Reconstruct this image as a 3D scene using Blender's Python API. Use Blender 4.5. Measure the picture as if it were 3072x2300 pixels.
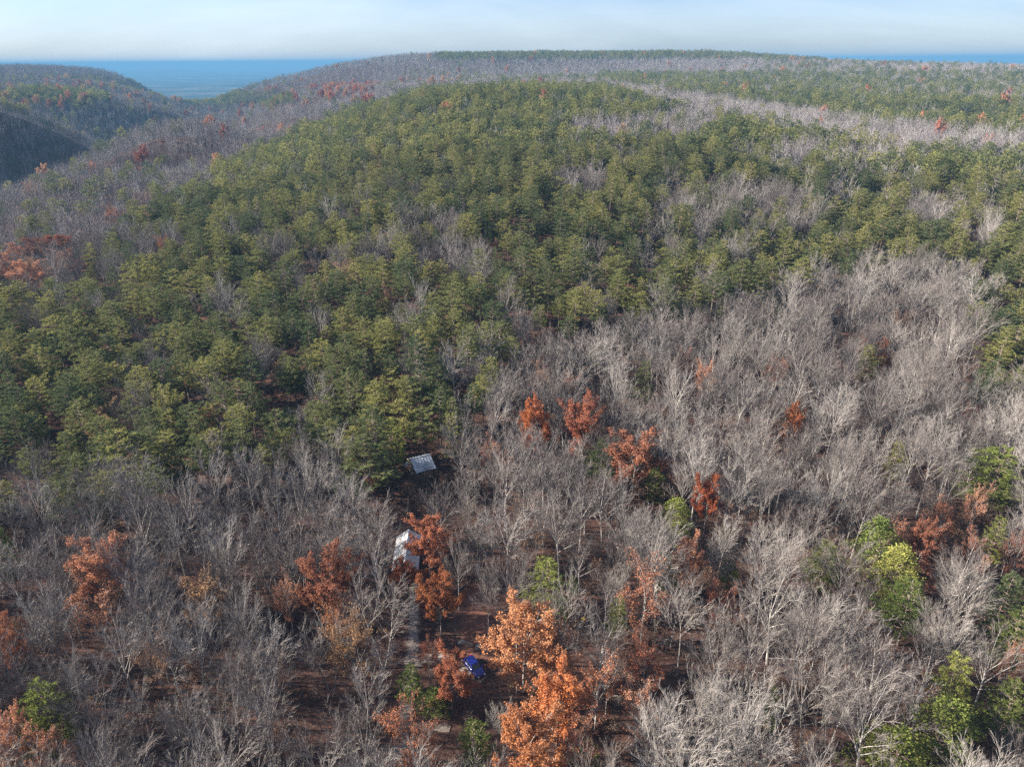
import bpy, bmesh, math, random
import numpy as np
from mathutils import Vector, Matrix

R = math.radians
for o in list(bpy.data.objects):
    bpy.data.objects.remove(o)
scene = bpy.context.scene
COL = scene.collection

# ------------------------------------------------------------------ camera, sky, sun, exposure
PITCH, ROLL, CAM_Z = R(24.42), R(-0.40), 85.0
FPX = 2133.0                                   # focal length in pixels of the 3072 wide photograph
cam_d = bpy.data.cameras.new('camera')
cam = bpy.data.objects.new('camera', cam_d)
COL.objects.link(cam)
_r0, _u0 = Vector((1, 0, 0)), Vector((0, math.sin(PITCH), math.cos(PITCH)))
FWD = Vector((0, math.cos(PITCH), -math.sin(PITCH)))
RGT = _r0 * math.cos(ROLL) + _u0 * math.sin(ROLL)
UPV = _u0 * math.cos(ROLL) - _r0 * math.sin(ROLL)
cam.matrix_world = Matrix(((RGT.x, UPV.x, -FWD.x, 0), (RGT.y, UPV.y, -FWD.y, 0),
                           (RGT.z, UPV.z, -FWD.z, CAM_Z), (0, 0, 0, 1)))
cam_d.sensor_width = 36.0
cam_d.lens = 36.0 * FPX / 3072.0
cam_d.clip_start, cam_d.clip_end = 1.0, 200000.0
scene.camera = cam

SUN_EL, SUN_AZ = R(26.0), R(-88.0)             # azimuth from the view direction (+Y), negative = left
SKY_STRENGTH = 0.058
world = bpy.data.worlds.new('World')
scene.world = world
world.use_nodes = True
wn, wl = world.node_tree.nodes, world.node_tree.links
wn.clear()
w_out = wn.new('ShaderNodeOutputWorld')
w_bg = wn.new('ShaderNodeBackground')
w_bg.inputs['Strength'].default_value = SKY_STRENGTH
sky = wn.new('ShaderNodeTexSky')
sky.sky_type = 'NISHITA'
sky.sun_disc = False
sky.sun_elevation = SUN_EL
sky.sun_rotation = SUN_AZ
sky.altitude = 300.0
sky.air_density = 1.0
sky.dust_density = 1.2
sky.ozone_density = 1.6
# thin high cirrus: a stretched noise laid on the sky's own direction
w_tc = wn.new('ShaderNodeTexCoord')
w_sep = wn.new('ShaderNodeSeparateXYZ')
wl.new(w_tc.outputs['Generated'], w_sep.inputs[0])
w_add = wn.new('ShaderNodeMath'); w_add.operation = 'ADD'; w_add.inputs[1].default_value = 0.30
wl.new(w_sep.outputs['Z'], w_add.inputs[0])
w_mx = wn.new('ShaderNodeMath'); w_mx.operation = 'MAXIMUM'; w_mx.inputs[1].default_value = 0.03
wl.new(w_add.outputs[0], w_mx.inputs[0])
w_dx = wn.new('ShaderNodeMath'); w_dx.operation = 'DIVIDE'
w_dy = wn.new('ShaderNodeMath'); w_dy.operation = 'DIVIDE'
wl.new(w_sep.outputs['X'], w_dx.inputs[0]); wl.new(w_mx.outputs[0], w_dx.inputs[1])
wl.new(w_sep.outputs['Y'], w_dy.inputs[0]); wl.new(w_mx.outputs[0], w_dy.inputs[1])
w_cmb = wn.new('ShaderNodeCombineXYZ')
wl.new(w_dx.outputs[0], w_cmb.inputs[0]); wl.new(w_dy.outputs[0], w_cmb.inputs[1])
w_map = wn.new('ShaderNodeMapping')
w_map.inputs['Rotation'].default_value = (0, 0, R(14))
w_map.inputs['Scale'].default_value = (0.34, 0.70, 1)
wl.new(w_cmb.outputs[0], w_map.inputs[0])
w_ns = wn.new('ShaderNodeTexNoise')
w_ns.inputs['Scale'].default_value = 1.3
w_ns.inputs['Detail'].default_value = 7
w_ns.inputs['Roughness'].default_value = 0.56
w_ns.inputs['Distortion'].default_value = 0.35
wl.new(w_map.outputs[0], w_ns.inputs['Vector'])
w_rmp = wn.new('ShaderNodeMapRange')
w_rmp.inputs['From Min'].default_value = 0.28
w_rmp.inputs['From Max'].default_value = 0.88
w_rmp.inputs['To Max'].default_value = 0.62
wl.new(w_ns.outputs['Fac'], w_rmp.inputs['Value'])
w_mix = wn.new('ShaderNodeMix'); w_mix.data_type = 'RGBA'
wl.new(w_rmp.outputs[0], w_mix.inputs['Factor'])
w_tint = wn.new('ShaderNodeMix'); w_tint.data_type = 'RGBA'; w_tint.blend_type = 'MULTIPLY'
w_tint.inputs['Factor'].default_value = 1.0
w_tint.inputs['B'].default_value = (0.475, 0.585, 0.85, 1)
wl.new(sky.outputs[0], w_tint.inputs['A'])
wl.new(w_tint.outputs['Result'], w_mix.inputs['A'])
w_mix.inputs['B'].default_value = (5.3, 5.8, 6.3, 1)
wl.new(w_mix.outputs['Result'], w_bg.inputs['Color'])
wl.new(w_bg.outputs[0], w_out.inputs['Surface'])

sun_d = bpy.data.lights.new('sun', 'SUN')
sun_d.energy = 5.0
sun_d.angle = R(0.53)
sun_d.color = (1.0, 0.90, 0.77)
sun = bpy.data.objects.new('sun', sun_d)
COL.objects.link(sun)
S = Vector((math.sin(SUN_AZ) * math.cos(SUN_EL), math.cos(SUN_AZ) * math.cos(SUN_EL), math.sin(SUN_EL)))
sun.rotation_euler = S.to_track_quat('Z', 'Y').to_euler()
sun.location = (-200, 50, 200)

vs = scene.view_settings
vs.view_transform = 'Standard'
vs.look = 'None'
vs.exposure = 2.08
vs.gamma = 1.0
vs.use_curve_mapping = False
scene.render.engine = 'CYCLES'
cy = scene.cycles
cy.max_bounces = 5
cy.diffuse_bounces = 2
cy.glossy_bounces = 2
cy.transmission_bounces = 3
cy.transparent_max_bounces = 6
cy.volume_bounces = 0
cy.use_denoising = False
cy.denoiser = 'OPENIMAGEDENOISE'
cy.denoising_input_passes = 'RGB_ALBEDO_NORMAL'
cy.denoising_prefilter = 'ACCURATE'
cy.sample_clamp_indirect = 4.0
cy.use_adaptive_sampling = False
scene.render.use_persistent_data = False

rng = np.random.default_rng(11)
random.seed(7)


# ------------------------------------------------------------------ projecting between photo pixels and the place
def ray(px, py):
    d = FWD + RGT * ((px - 1536.0) / FPX) + UPV * ((1150.0 - py) / FPX)
    return d


def project(P):
    """(n,3) world points -> px, py (3072 x 2300 frame), depth along the view axis"""
    Q = np.asarray(P, float) - np.array([0, 0, CAM_Z])
    z = Q @ np.array(FWD)
    zz = np.where(z > 0.5, z, 0.5)
    return 1536 + FPX * (Q @ np.array(RGT)) / zz, 1150 - FPX * (Q @ np.array(UPV)) / zz, z


# ------------------------------------------------------------------ terrain: spline through surveyed points
CANOPY = 20.0
ctrl = []                                       # (azimuth, distance, ground height)


def c_px(px, py, d):                            # canopy seen at that pixel at that distance
    r = ray(px, py)
    hd = math.hypot(r.x, r.y)
    ctrl.append((math.atan2(r.x, r.y), d, CAM_Z + r.z / hd * d - CANOPY))


def c_az(az, d, z):
    ctrl.append((R(az), d, z))


for a in (-180, -130, -90, -60, -45, -30, -15, 0, 15, 30, 45, 60, 90, 130, 180):
    for d in (25, 50, 90, 125):
        c_az(a, d, 0.0)
    if abs(a) >= 60:
        for d, z in ((250, 3), (600, 6), (1500, 5), (2600, -20)):
            c_az(a, d, z)
for a, prof in {
    0: ((160, 4), (220, 10), (300, 19), (450, 31), (580, 40), (700, 48), (820, 45), (1050, 43)),
    -10: ((160, 2), (220, 6), (300, 14), (450, 25), (600, 34), (720, 33), (900, 20)),
    -17: ((180, 2), (260, 7), (350, 11), (450, 14), (600, 14), (760, 6)),
    -25: ((180, 1), (300, 6), (400, 7), (500, 6), (620, 4)),
    -35: ((180, 0), (300, 1), (400, 0), (500, 0)),
    -46: ((180, -1), (300, -2), (450, -8), (600, -40), (800, -55)),
    9: ((180, 6), (250, 12), (330, 20), (450, 30), (600, 40), (700, 43), (820, 40)),
    18: ((180, 5), (250, 11), (330, 17), (450, 26), (600, 32), (720, 32), (850, 33)),
    28: ((180, 3), (250, 9), (330, 14), (450, 20), (600, 24), (750, 24), (900, 30)),
    42: ((180, 2), (300, 10), (450, 16), (650, 20), (900, 24)),
}.items():
    for d, z in prof:
        c_az(a, d, z)
# rim of the plateau on the left, the valley behind it and its far wall
for p in ((0, 535, 590), (120, 490, 640), (230, 452, 680), (330, 425, 735), (480, 400, 790), (700, 350, 960)):
    c_px(*p)
for p in ((-38, 670, -50), (-34, 705, -56), (-30, 800, -60), (-27, 900, -64), (-24.5, 1030, -68), (-22.5, 1300, -78),
          (-20.5, 1700, -90), (-19, 2300, -104), (-17.5, 3000, -116)):
    c_az(*p)
for p in ((0, 325, 850), (110, 345, 900), (220, 380, 960), (330, 430, 1060)):
    c_px(*p)
c_az(-40, 800, 25); c_az(-38, 1000, 30)
for p in ((40, 300, 1250), (250, 318, 1280), (420, 340, 1300), (520, 345, 1350), (100, 252, 1700), (300, 252, 1700),
          (440, 275, 1800), (0, 190, 2300), (140, 189, 2300), (270, 192, 2300), (350, 210, 2300), (420, 246, 2300), (470, 274, 2250),
          (510, 298, 2200), (575, 312, 2100)):
    c_px(*p)
for p in ((-36, 2900, 10), (-30, 2900, 0), (-25.5, 2700, -60), (-22, 2700, -108)):
    c_az(*p)
# the long wooded hill ahead
for p in ((640, 290, 1950), (760, 238, 2050), (880, 222, 2100), (1000, 214, 2200), (1140, 211, 2300), (1280, 194, 2400), (1400, 171, 2480),
          (1500, 156, 2500), (1700, 153, 2500), (1850, 152, 2500), (2000, 154, 2480), (2200, 159, 2400), (2400, 171, 2300), (2600, 184, 2200),
          (2800, 189, 2100), (3072, 192, 2000), (1400, 222, 1500), (1100, 252, 1400), (900, 268, 1500), (820, 300, 1300),
          (1650, 205, 1700), (1900, 200, 1700), (2200, 212, 1500), (2600, 220, 1400), (3000, 228, 1400), (1000, 290, 1150)):
    c_px(*p)
for a, d, z in ((-12, 3000, -90), (-4, 3100, -20), (4, 3200, 40), (12, 3200, 40), (20, 3000, 10), (28, 2900, -20), (36, 2700, -20)):
    c_az(a, d, z)

C = np.array(ctrl)
W = np.stack([C[:, 0], np.log(C[:, 1])], 1)


def _phi(r):
    return r ** 2 * np.log(r + 1e-9)


n = len(W)
A = np.zeros((n + 3, n + 3))
A[:n, :n] = _phi(np.linalg.norm(W[:, None] - W[None], axis=2)) + np.eye(n) * 2e-4
A[:n, n] = 1; A[:n, n + 1:] = W
A[n:, :n] = A[:n, n:].T
coef = np.linalg.solve(A, np.concatenate([C[:, 2], np.zeros(3)]))

NA, ND = 480, 210
AZ = np.linspace(-math.pi, math.pi, NA + 1)
D0, D1 = 22.0, 60000.0
LD = np.linspace(math.log(D0), math.log(D1), ND)
G = np.stack(np.meshgrid(AZ, LD, indexing='ij'), -1).reshape(-1, 2)
Hh = np.zeros(len(G))
for i in range(0, len(G), 20000):
    g = G[i:i + 20000]
    Hh[i:i + 20000] = _phi(np.linalg.norm(g[:, None] - W[None], axis=2)) @ coef[:n] + coef[n] + g @ coef[n + 1:]
Hh = Hh.reshape(NA + 1, ND)


def fbm2(x, y, octs=4, seed=3):
    r = np.random.default_rng(seed)
    s = np.zeros_like(x); amp = 1.0; f = 1.0
    for _ in range(octs):
        for _ in range(3):
            a = r.uniform(0, 2 * math.pi); ph = r.uniform(0, 6.28)
            s = s + amp / 3 * np.sin(f * (x * math.cos(a) + y * math.sin(a)) + ph + 1.3 * np.sin(f * 0.7 * (y * math.cos(a) - x * math.sin(a))))
        amp *= 0.5; f *= 2.1
    return s


dd = np.exp(LD)[None, :]
XX, YY = np.sin(AZ)[:, None] * dd, np.cos(AZ)[:, None] * dd
t = np.clip((dd - 2650) / 900, 0, 1); t = t * t * (3 - 2 * t)
plain = -122 + 24 * fbm2(XX / 900, YY / 900, 5, 5) - 30 * np.clip((dd - 5000) / 20000, 0, 1)
azd = np.degrees(AZ)[:, None]
plain += 200 * np.exp(-((azd - 18.3) / 1.9) ** 2) * np.exp(-((dd - 9000) / 1400) ** 2)
plain += 190 * np.exp(-((azd - 21.5) / 2.2) ** 2) * np.exp(-((dd - 10500) / 1500) ** 2)
plain += 150 * np.exp(-((azd - 32) / 6) ** 2) * np.exp(-((dd - 17000) / 2500) ** 2)
plain += 60 * np.exp(-((azd + 26) / 5) ** 2) * np.exp(-((dd - 20000) / 3500) ** 2)
Hh = np.clip(Hh, -125, 88)
plain = np.minimum(plain, 104)
Hh = Hh * (1 - t) + plain * t
rough = np.clip((dd - 140) / 300, 0, 1) * np.clip((3600 - dd) / 900, 0, 1)
Hh = Hh + rough * 2.2 * fbm2(XX / 38, YY / 38, 3, 9)
Hh = Hh * np.clip((dd - 95) / 60, 0, 1) + 0.0       # the near ground is level
Hh[-1] = Hh[0]


def ground(x, y):
    x = np.asarray(x, float); y = np.asarray(y, float)
    a = (np.arctan2(x, y) + math.pi) / (2 * math.pi) * NA
    l = (np.log(np.maximum(np.hypot(x, y), D0)) - LD[0]) / (LD[1] - LD[0])
    a = np.clip(a, 0, NA - 1e-6); l = np.clip(l, 0, ND - 1 - 1e-6)
    ia, il = a.astype(int), l.astype(int)
    fa, fl = a - ia, l - il
    return (Hh[ia, il] * (1 - fa) * (1 - fl) + Hh[ia + 1, il] * fa * (1 - fl) + Hh[ia, il + 1] * (1 - fa) * fl + Hh[ia + 1, il + 1] * fa * fl)


def hit(px, py, above=0.0):
    """first point along the pixel's ray that lies `above` metres over the ground"""
    r = ray(px, py)
    ts = np.geomspace(30, 9000, 3000)
    X, Y, Z = r.x * ts, r.y * ts, CAM_Z + r.z * ts
    k = np.argmax(Z - ground(X, Y) - above < 0)
    lo, hi = ts[max(k - 1, 0)], ts[k]
    for _ in range(30):
        m = (lo + hi) / 2
        if CAM_Z + r.z * m - float(ground(r.x * m, r.y * m)) - above < 0:
            hi = m
        else:
            lo = m
    return Vector((r.x * hi, r.y * hi, CAM_Z + r.z * hi))


# ------------------------------------------------------------------ materials
def new_mat(name):
    m = bpy.data.materials.new(name)
    m.use_nodes = True
    m.node_tree.nodes.clear()
    out = m.node_tree.nodes.new('ShaderNodeOutputMaterial')
    return m, m.node_tree.nodes, m.node_tree.links, out


def ramp(nodes, stops, interp='LINEAR'):
    r = nodes.new('ShaderNodeValToRGB')
    r.color_ramp.interpolation = interp
    e = r.color_ramp.elements
    while len(e) < len(stops):
        e.new(0.5)
    for i, (p, c) in enumerate(stops):
        e[i].position = p
        e[i].color = (*c, 1)
    return r


def foliage_mat(name, stops, trans=0.3, spread=0.35, scale=0.9):
    """leaves or needles: one tint per tree, small noise from clump to clump, a little light let through"""
    m, N, L, out = new_mat(name)
    oi = N.new('ShaderNodeObjectInfo')
    tc = N.new('ShaderNodeTexCoord')
    ns = N.new('ShaderNodeTexNoise')
    ns.inputs['Scale'].default_value = scale
    ns.inputs['Detail'].default_value = 2
    L.new(tc.outputs['Object'], ns.inputs['Vector'])
    a = N.new('ShaderNodeMath'); a.operation = 'MULTIPLY_ADD'
    L.new(ns.outputs['Fac'], a.inputs[0]); a.inputs[1].default_value = spread * 2; a.inputs[2].default_value = -spread
    b = N.new('ShaderNodeMath'); b.operation = 'ADD'; b.use_clamp = True
    L.new(a.outputs[0], b.inputs[0]); L.new(oi.outputs['Random'], b.inputs[1])
    rp = ramp(N, stops)
    L.new(b.outputs[0], rp.inputs[0])
    df = N.new('ShaderNodeBsdfDiffuse')
    tr = N.new('ShaderNodeBsdfTranslucent')
    L.new(rp.outputs[0], df.inputs['Color']); L.new(rp.outputs[0], tr.inputs['Color'])
    mx = N.new('ShaderNodeMixShader'); mx.inputs[0].default_value = trans
    L.new(df.outputs[0], mx.inputs[1]); L.new(tr.outputs[0], mx.inputs[2])
    L.new(mx.outputs[0], out.inputs['Surface'])
    return m


def bark_mat(name, stops, scale=2.0):
    m, N, L, out = new_mat(name)
    oi = N.new('ShaderNodeObjectInfo')
    tc = N.new('ShaderNodeTexCoord')
    ns = N.new('ShaderNodeTexNoise')
    ns.inputs['Scale'].default_value = scale
    ns.inputs['Detail'].default_value = 3
    L.new(tc.outputs['Object'], ns.inputs['Vector'])
    a = N.new('ShaderNodeMath'); a.operation = 'MULTIPLY_ADD'
    L.new(ns.outputs['Fac'], a.inputs[0]); a.inputs[1].default_value = 0.7; a.inputs[2].default_value = -0.35
    b = N.new('ShaderNodeMath'); b.operation = 'ADD'; b.use_clamp = True
    L.new(a.outputs[0], b.inputs[0]); L.new(oi.outputs['Random'], b.inputs[1])
    rp = ramp(N, stops)
    L.new(b.outputs[0], rp.inputs[0])
    df = N.new('ShaderNodeBsdfDiffuse')
    L.new(rp.outputs[0], df.inputs['Color'])
    L.new(df.outputs[0], out.inputs['Surface'])
    return m


def surf_mat(name, c1, c2, scale=3.0, rough=0.8, metal=0.0, bump=0.0, detail=4, stretch=(1, 1, 1), coat=0.0, spec=0.5):
    m, N, L, out = new_mat(name)
    tc = N.new('ShaderNodeTexCoord')
    mp = N.new('ShaderNodeMapping'); mp.inputs['Scale'].default_value = stretch
    L.new(tc.outputs['Object'], mp.inputs[0])
    ns = N.new('ShaderNodeTexNoise'); ns.inputs['Scale'].default_value = scale; ns.inputs['Detail'].default_value = detail
    L.new(mp.outputs[0], ns.inputs['Vector'])
    rp = ramp(N, ((0.3, c1), (0.7, c2)))
    L.new(ns.outputs['Fac'], rp.inputs[0])
    p = N.new('ShaderNodeBsdfPrincipled')
    p.inputs['Roughness'].default_value = rough
    p.inputs['Metallic'].default_value = metal
    p.inputs['Coat Weight'].default_value = coat
    p.inputs['Specular IOR Level'].default_value = spec
    L.new(rp.outputs[0], p.inputs['Base Color'])
    if bump:
        bp = N.new('ShaderNodeBump'); bp.inputs['Strength'].default_value = bump
        L.new(ns.outputs['Fac'], bp.inputs['Height']); L.new(bp.outputs[0], p.inputs['Normal'])
    L.new(p.outputs[0], out.inputs['Surface'])
    return m


M = {}
M['bark'] = bark_mat('grey_bark', ((0.0, (0.16, 0.145, 0.136)), (0.5, (0.27, 0.25, 0.233)), (1.0, (0.42, 0.395, 0.368))))
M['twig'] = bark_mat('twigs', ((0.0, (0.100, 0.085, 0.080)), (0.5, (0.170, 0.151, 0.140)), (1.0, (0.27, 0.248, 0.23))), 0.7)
M['far_twig'] = bark_mat('pale_twigs', ((0.0, (0.128, 0.112, 0.112)), (0.5, (0.212, 0.192, 0.188)), (1.0, (0.30, 0.28, 0.272))), 0.7)  # lighter copy of the twigs: the far trees' sunlit look is put into the colour
M['pine_bark'] = bark_mat('pine_bark', ((0.0, (0.12, 0.09, 0.07)), (1.0, (0.24, 0.19, 0.16))))
M['sapling'] = bark_mat('sapling_twigs', ((0.0, (0.060, 0.048, 0.046)), (0.6, (0.105, 0.088, 0.082)), (1.0, (0.165, 0.145, 0.135))), 0.7)
M['needle'] = foliage_mat('pine_needles', ((0.0, (0.082, 0.106, 0.054)), (0.4, (0.142, 0.156, 0.064)), (0.75, (0.200, 0.202, 0.072)),
                                           (1.0, (0.245, 0.236, 0.082))), 0.38, 0.3, 0.6)
M['evergreen'] = foliage_mat('evergreen_leaves', ((0.0, (0.095, 0.125, 0.036)), (0.5, (0.170, 0.192, 0.050)), (1.0, (0.265, 0.262, 0.075))), 0.3, 0.35, 0.8)
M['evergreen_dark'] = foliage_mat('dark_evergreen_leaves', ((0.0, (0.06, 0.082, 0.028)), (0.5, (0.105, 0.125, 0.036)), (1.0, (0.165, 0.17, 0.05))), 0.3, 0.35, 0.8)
LEAF = {
    'orange': ((0.0, (0.251, 0.093, 0.043)), (0.5, (0.360, 0.150, 0.067)), (1.0, (0.461, 0.220, 0.108))),
    'vivid': ((0.0, (0.243, 0.068, 0.033)), (0.5, (0.379, 0.114, 0.046)), (1.0, (0.474, 0.178, 0.071))),
    'red': ((0.0, (0.158, 0.058, 0.039)), (0.5, (0.284, 0.104, 0.060)), (1.0, (0.390, 0.165, 0.086))),
    'russet': ((0.0, (0.224, 0.092, 0.051)), (0.5, (0.355, 0.145, 0.077)), (1.0, (0.461, 0.215, 0.118))),
    'salmon': ((0.0, (0.231, 0.098, 0.061)), (0.5, (0.359, 0.158, 0.092)), (1.0, (0.464, 0.233, 0.139))),
    'brown': ((0.0, (0.146, 0.085, 0.061)), (0.5, (0.244, 0.146, 0.098)), (1.0, (0.329, 0.207, 0.134))),
    'tan': ((0.0, (0.244, 0.140, 0.073)), (0.5, (0.366, 0.220, 0.116)), (1.0, (0.488, 0.317, 0.183))),
    'mix': ((0.0, (0.207, 0.073, 0.055)), (0.3, (0.329, 0.122, 0.079)), (0.6, (0.403, 0.195, 0.116)), (0.8, (0.415, 0.207, 0.098)), (1.0, (0.317, 0.220, 0.159))),
}
for k, st in LEAF.items():
    M['leaf_' + k] = foliage_mat('leaves_' + k, st, 0.3, 0.3, 0.9)

# the ground: leaf litter near by, woods and pale fields on the far plain
m, N, L, out = new_mat('leaf_litter')
tc = N.new('ShaderNodeTexCoord')
n1 = N.new('ShaderNodeTexNoise'); n1.inputs['Scale'].default_value = 2.2; n1.inputs['Detail'].default_value = 9; n1.inputs['Roughness'].default_value = 0.72
L.new(tc.outputs['Object'], n1.inputs['Vector'])
r1 = ramp(N, ((0.30, (0.032, 0.023, 0.022)), (0.47, (0.064, 0.039, 0.033)), (0.58, (0.095, 0.057, 0.045)), (0.72, (0.15, 0.10, 0.078))))
L.new(n1.outputs['Fac'], r1.inputs[0])
n1b = N.new('ShaderNodeTexNoise'); n1b.inputs['Scale'].default_value = 0.12; n1b.inputs['Detail'].default_value = 4
L.new(tc.outputs['Object'], n1b.inputs['Vector'])
r1b = ramp(N, ((0.35, (0.62, 0.62, 0.66)), (0.65, (1.15, 1.08, 1.0))))
L.new(n1b.outputs['Fac'], r1b.inputs[0])
mm = N.new('ShaderNodeMix'); mm.data_type = 'RGBA'; mm.blend_type = 'MULTIPLY'; mm.inputs['Factor'].default_value = 1
L.new(r1.outputs[0], mm.inputs['A']); L.new(r1b.outputs[0], mm.inputs['B'])
n2 = N.new('ShaderNodeTexNoise'); n2.inputs['Scale'].default_value = 0.0022; n2.inputs['Detail'].default_value = 10; n2.inputs['Roughness'].default_value = 0.7
L.new(tc.outputs['Object'], n2.inputs['Vector'])
r2 = ramp(N, ((0.36, (0.010, 0.018, 0.012)), (0.48, (0.035, 0.040, 0.028)), (0.58, (0.085, 0.075, 0.06)), (0.70, (0.24, 0.21, 0.165))))
L.new(n2.outputs['Fac'], r2.inputs[0])
ln = N.new('ShaderNodeVectorMath'); ln.operation = 'LENGTH'
L.new(tc.outputs['Object'], ln.inputs[0])
mr = N.new('ShaderNodeMapRange'); mr.inputs['From Min'].default_value = 2500; mr.inputs['From Max'].default_value = 3100
L.new(ln.outputs['Value'], mr.inputs['Value'])
mx = N.new('ShaderNodeMix'); mx.data_type = 'RGBA'
L.new(mr.outputs[0], mx.inputs['Factor']); L.new(mm.outputs['Result'], mx.inputs['A']); L.new(r2.outputs[0], mx.inputs['B'])
df = N.new('ShaderNodeBsdfDiffuse')
L.new(mx.outputs['Result'], df.inputs['Color'])
bp = N.new('ShaderNodeBump'); bp.inputs['Strength'].default_value = 0.6; bp.inputs['Distance'].default_value = 0.15
L.new(n1.outputs['Fac'], bp.inputs['Height']); L.new(bp.outputs[0], df.inputs['Normal'])
L.new(df.outputs[0], out.inputs['Surface'])
M['ground'] = m
m, N, L, out = new_mat('packed_dirt')
tc = N.new('ShaderNodeTexCoord')
na = N.new('ShaderNodeTexNoise'); na.inputs['Scale'].default_value = 1.3; na.inputs['Detail'].default_value = 8; na.inputs['Roughness'].default_value = .7
L.new(tc.outputs['Object'], na.inputs['Vector'])
ra = ramp(N, ((0.3, (0.15, 0.125, 0.105)), (0.7, (0.29, 0.255, 0.225))))
L.new(na.outputs['Fac'], ra.inputs[0])
nl = N.new('ShaderNodeTexNoise'); nl.inputs['Scale'].default_value = 2.2; nl.inputs['Detail'].default_value = 9; nl.inputs['Roughness'].default_value = .72
L.new(tc.outputs['Object'], nl.inputs['Vector'])
rl = ramp(N, ((0.30, (0.032, 0.023, 0.022)), (0.47, (0.064, 0.039, 0.033)), (0.58, (0.095, 0.057, 0.045)), (0.72, (0.15, 0.10, 0.078))))
L.new(nl.outputs['Fac'], rl.inputs[0])
at = N.new('ShaderNodeAttribute'); at.attribute_name = 'edge'
ne = N.new('ShaderNodeTexNoise'); ne.inputs['Scale'].default_value = .9; ne.inputs['Detail'].default_value = 6; ne.inputs['Roughness'].default_value = .7
L.new(tc.outputs['Object'], ne.inputs['Vector'])
ma = N.new('ShaderNodeMath'); ma.operation = 'MULTIPLY_ADD'; ma.inputs[1].default_value = 1.9
L.new(ne.outputs['Fac'], ma.inputs[0]); L.new(at.outputs['Fac'], ma.inputs[2])
mr = N.new('ShaderNodeMapRange'); mr.inputs['From Min'].default_value = 1.15; mr.inputs['From Max'].default_value = 1.65
L.new(ma.outputs[0], mr.inputs['Value'])
mx = N.new('ShaderNodeMix'); mx.data_type = 'RGBA'
L.new(mr.outputs[0], mx.inputs['Factor']); L.new(ra.outputs[0], mx.inputs['A']); L.new(rl.outputs[0], mx.inputs['B'])
df = N.new('ShaderNodeBsdfDiffuse')
L.new(mx.outputs['Result'], df.inputs['Color']); L.new(df.outputs[0], out.inputs['Surface'])
M['track'] = m
m, N, L, out = new_mat('red_leaf_carpet')
tc = N.new('ShaderNodeTexCoord')
na = N.new('ShaderNodeTexNoise'); na.inputs['Scale'].default_value = 1.3; na.inputs['Detail'].default_value = 8; na.inputs['Roughness'].default_value = .7
L.new(tc.outputs['Object'], na.inputs['Vector'])
ra = ramp(N, ((0.3, (0.10, 0.048, 0.036)), (0.7, (0.21, 0.105, 0.075))))
L.new(na.outputs['Fac'], ra.inputs[0])
nl = N.new('ShaderNodeTexNoise'); nl.inputs['Scale'].default_value = 2.2; nl.inputs['Detail'].default_value = 9; nl.inputs['Roughness'].default_value = .72
L.new(tc.outputs['Object'], nl.inputs['Vector'])
rl = ramp(N, ((0.30, (0.032, 0.023, 0.022)), (0.47, (0.064, 0.039, 0.033)), (0.58, (0.095, 0.057, 0.045)), (0.72, (0.15, 0.10, 0.078))))
L.new(nl.outputs['Fac'], rl.inputs[0])
at = N.new('ShaderNodeAttribute'); at.attribute_name = 'edge'
ne = N.new('ShaderNodeTexNoise'); ne.inputs['Scale'].default_value = .9; ne.inputs['Detail'].default_value = 6; ne.inputs['Roughness'].default_value = .7
L.new(tc.outputs['Object'], ne.inputs['Vector'])
ma = N.new('ShaderNodeMath'); ma.operation = 'MULTIPLY_ADD'; ma.inputs[1].default_value = 1.9
L.new(ne.outputs['Fac'], ma.inputs[0]); L.new(at.outputs['Fac'], ma.inputs[2])
mr = N.new('ShaderNodeMapRange'); mr.inputs['From Min'].default_value = 1.15; mr.inputs['From Max'].default_value = 1.65
L.new(ma.outputs[0], mr.inputs['Value'])
mx = N.new('ShaderNodeMix'); mx.data_type = 'RGBA'
L.new(mr.outputs[0], mx.inputs['Factor']); L.new(ra.outputs[0], mx.inputs['A']); L.new(rl.outputs[0], mx.inputs['B'])
df = N.new('ShaderNodeBsdfDiffuse')
L.new(mx.outputs['Result'], df.inputs['Color']); L.new(df.outputs[0], out.inputs['Surface'])
M['carpet'] = m
M['rock'] = surf_mat('boulder_stone', (0.15, 0.145, 0.13), (0.30, 0.285, 0.25), 2.5, 0.9, 0, 0.4, 6, spec=0.2)
M['rock_tan'] = surf_mat('tan_stone', (0.17, 0.12, 0.09), (0.28, 0.20, 0.15), 2.5, 0.9, 0, 0.4, 6, spec=0.2)
M['roof'] = surf_mat('galvanised_roof', (0.40, 0.41, 0.42), (0.56, 0.565, 0.57), 1.2, 0.45, 0.15, 0, 5)
M['roof_old'] = surf_mat('weathered_metal_roof', (0.26, 0.31, 0.37), (0.42, 0.47, 0.53), 1.0, 0.5, 0.15, 0, 6)
for k_ in ('roof', 'roof_old'):                   # sheets weather unevenly
    N, L = M[k_].node_tree.nodes, M[k_].node_tree.links
    p_ = next(n_ for n_ in N if n_.type == 'BSDF_PRINCIPLED')
    src = p_.inputs['Base Color'].links[0].from_socket
    oi = N.new('ShaderNodeObjectInfo')
    rr_ = N.new('ShaderNodeMapRange'); rr_.inputs['To Min'].default_value = 0.84; rr_.inputs['To Max'].default_value = 1.08
    L.new(oi.outputs['Random'], rr_.inputs['Value'])
    mm_ = N.new('ShaderNodeMix'); mm_.data_type = 'RGBA'; mm_.blend_type = 'MULTIPLY'; mm_.inputs['Factor'].default_value = 1
    L.new(src, mm_.inputs['A']); L.new(rr_.outputs[0], mm_.inputs['B'])
    L.new(mm_.outputs['Result'], p_.inputs['Base Color'])
M['rust'] = surf_mat('roof_trim', (0.30, 0.26, 0.23), (0.42, 0.37, 0.33), 3, 0.7)
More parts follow.
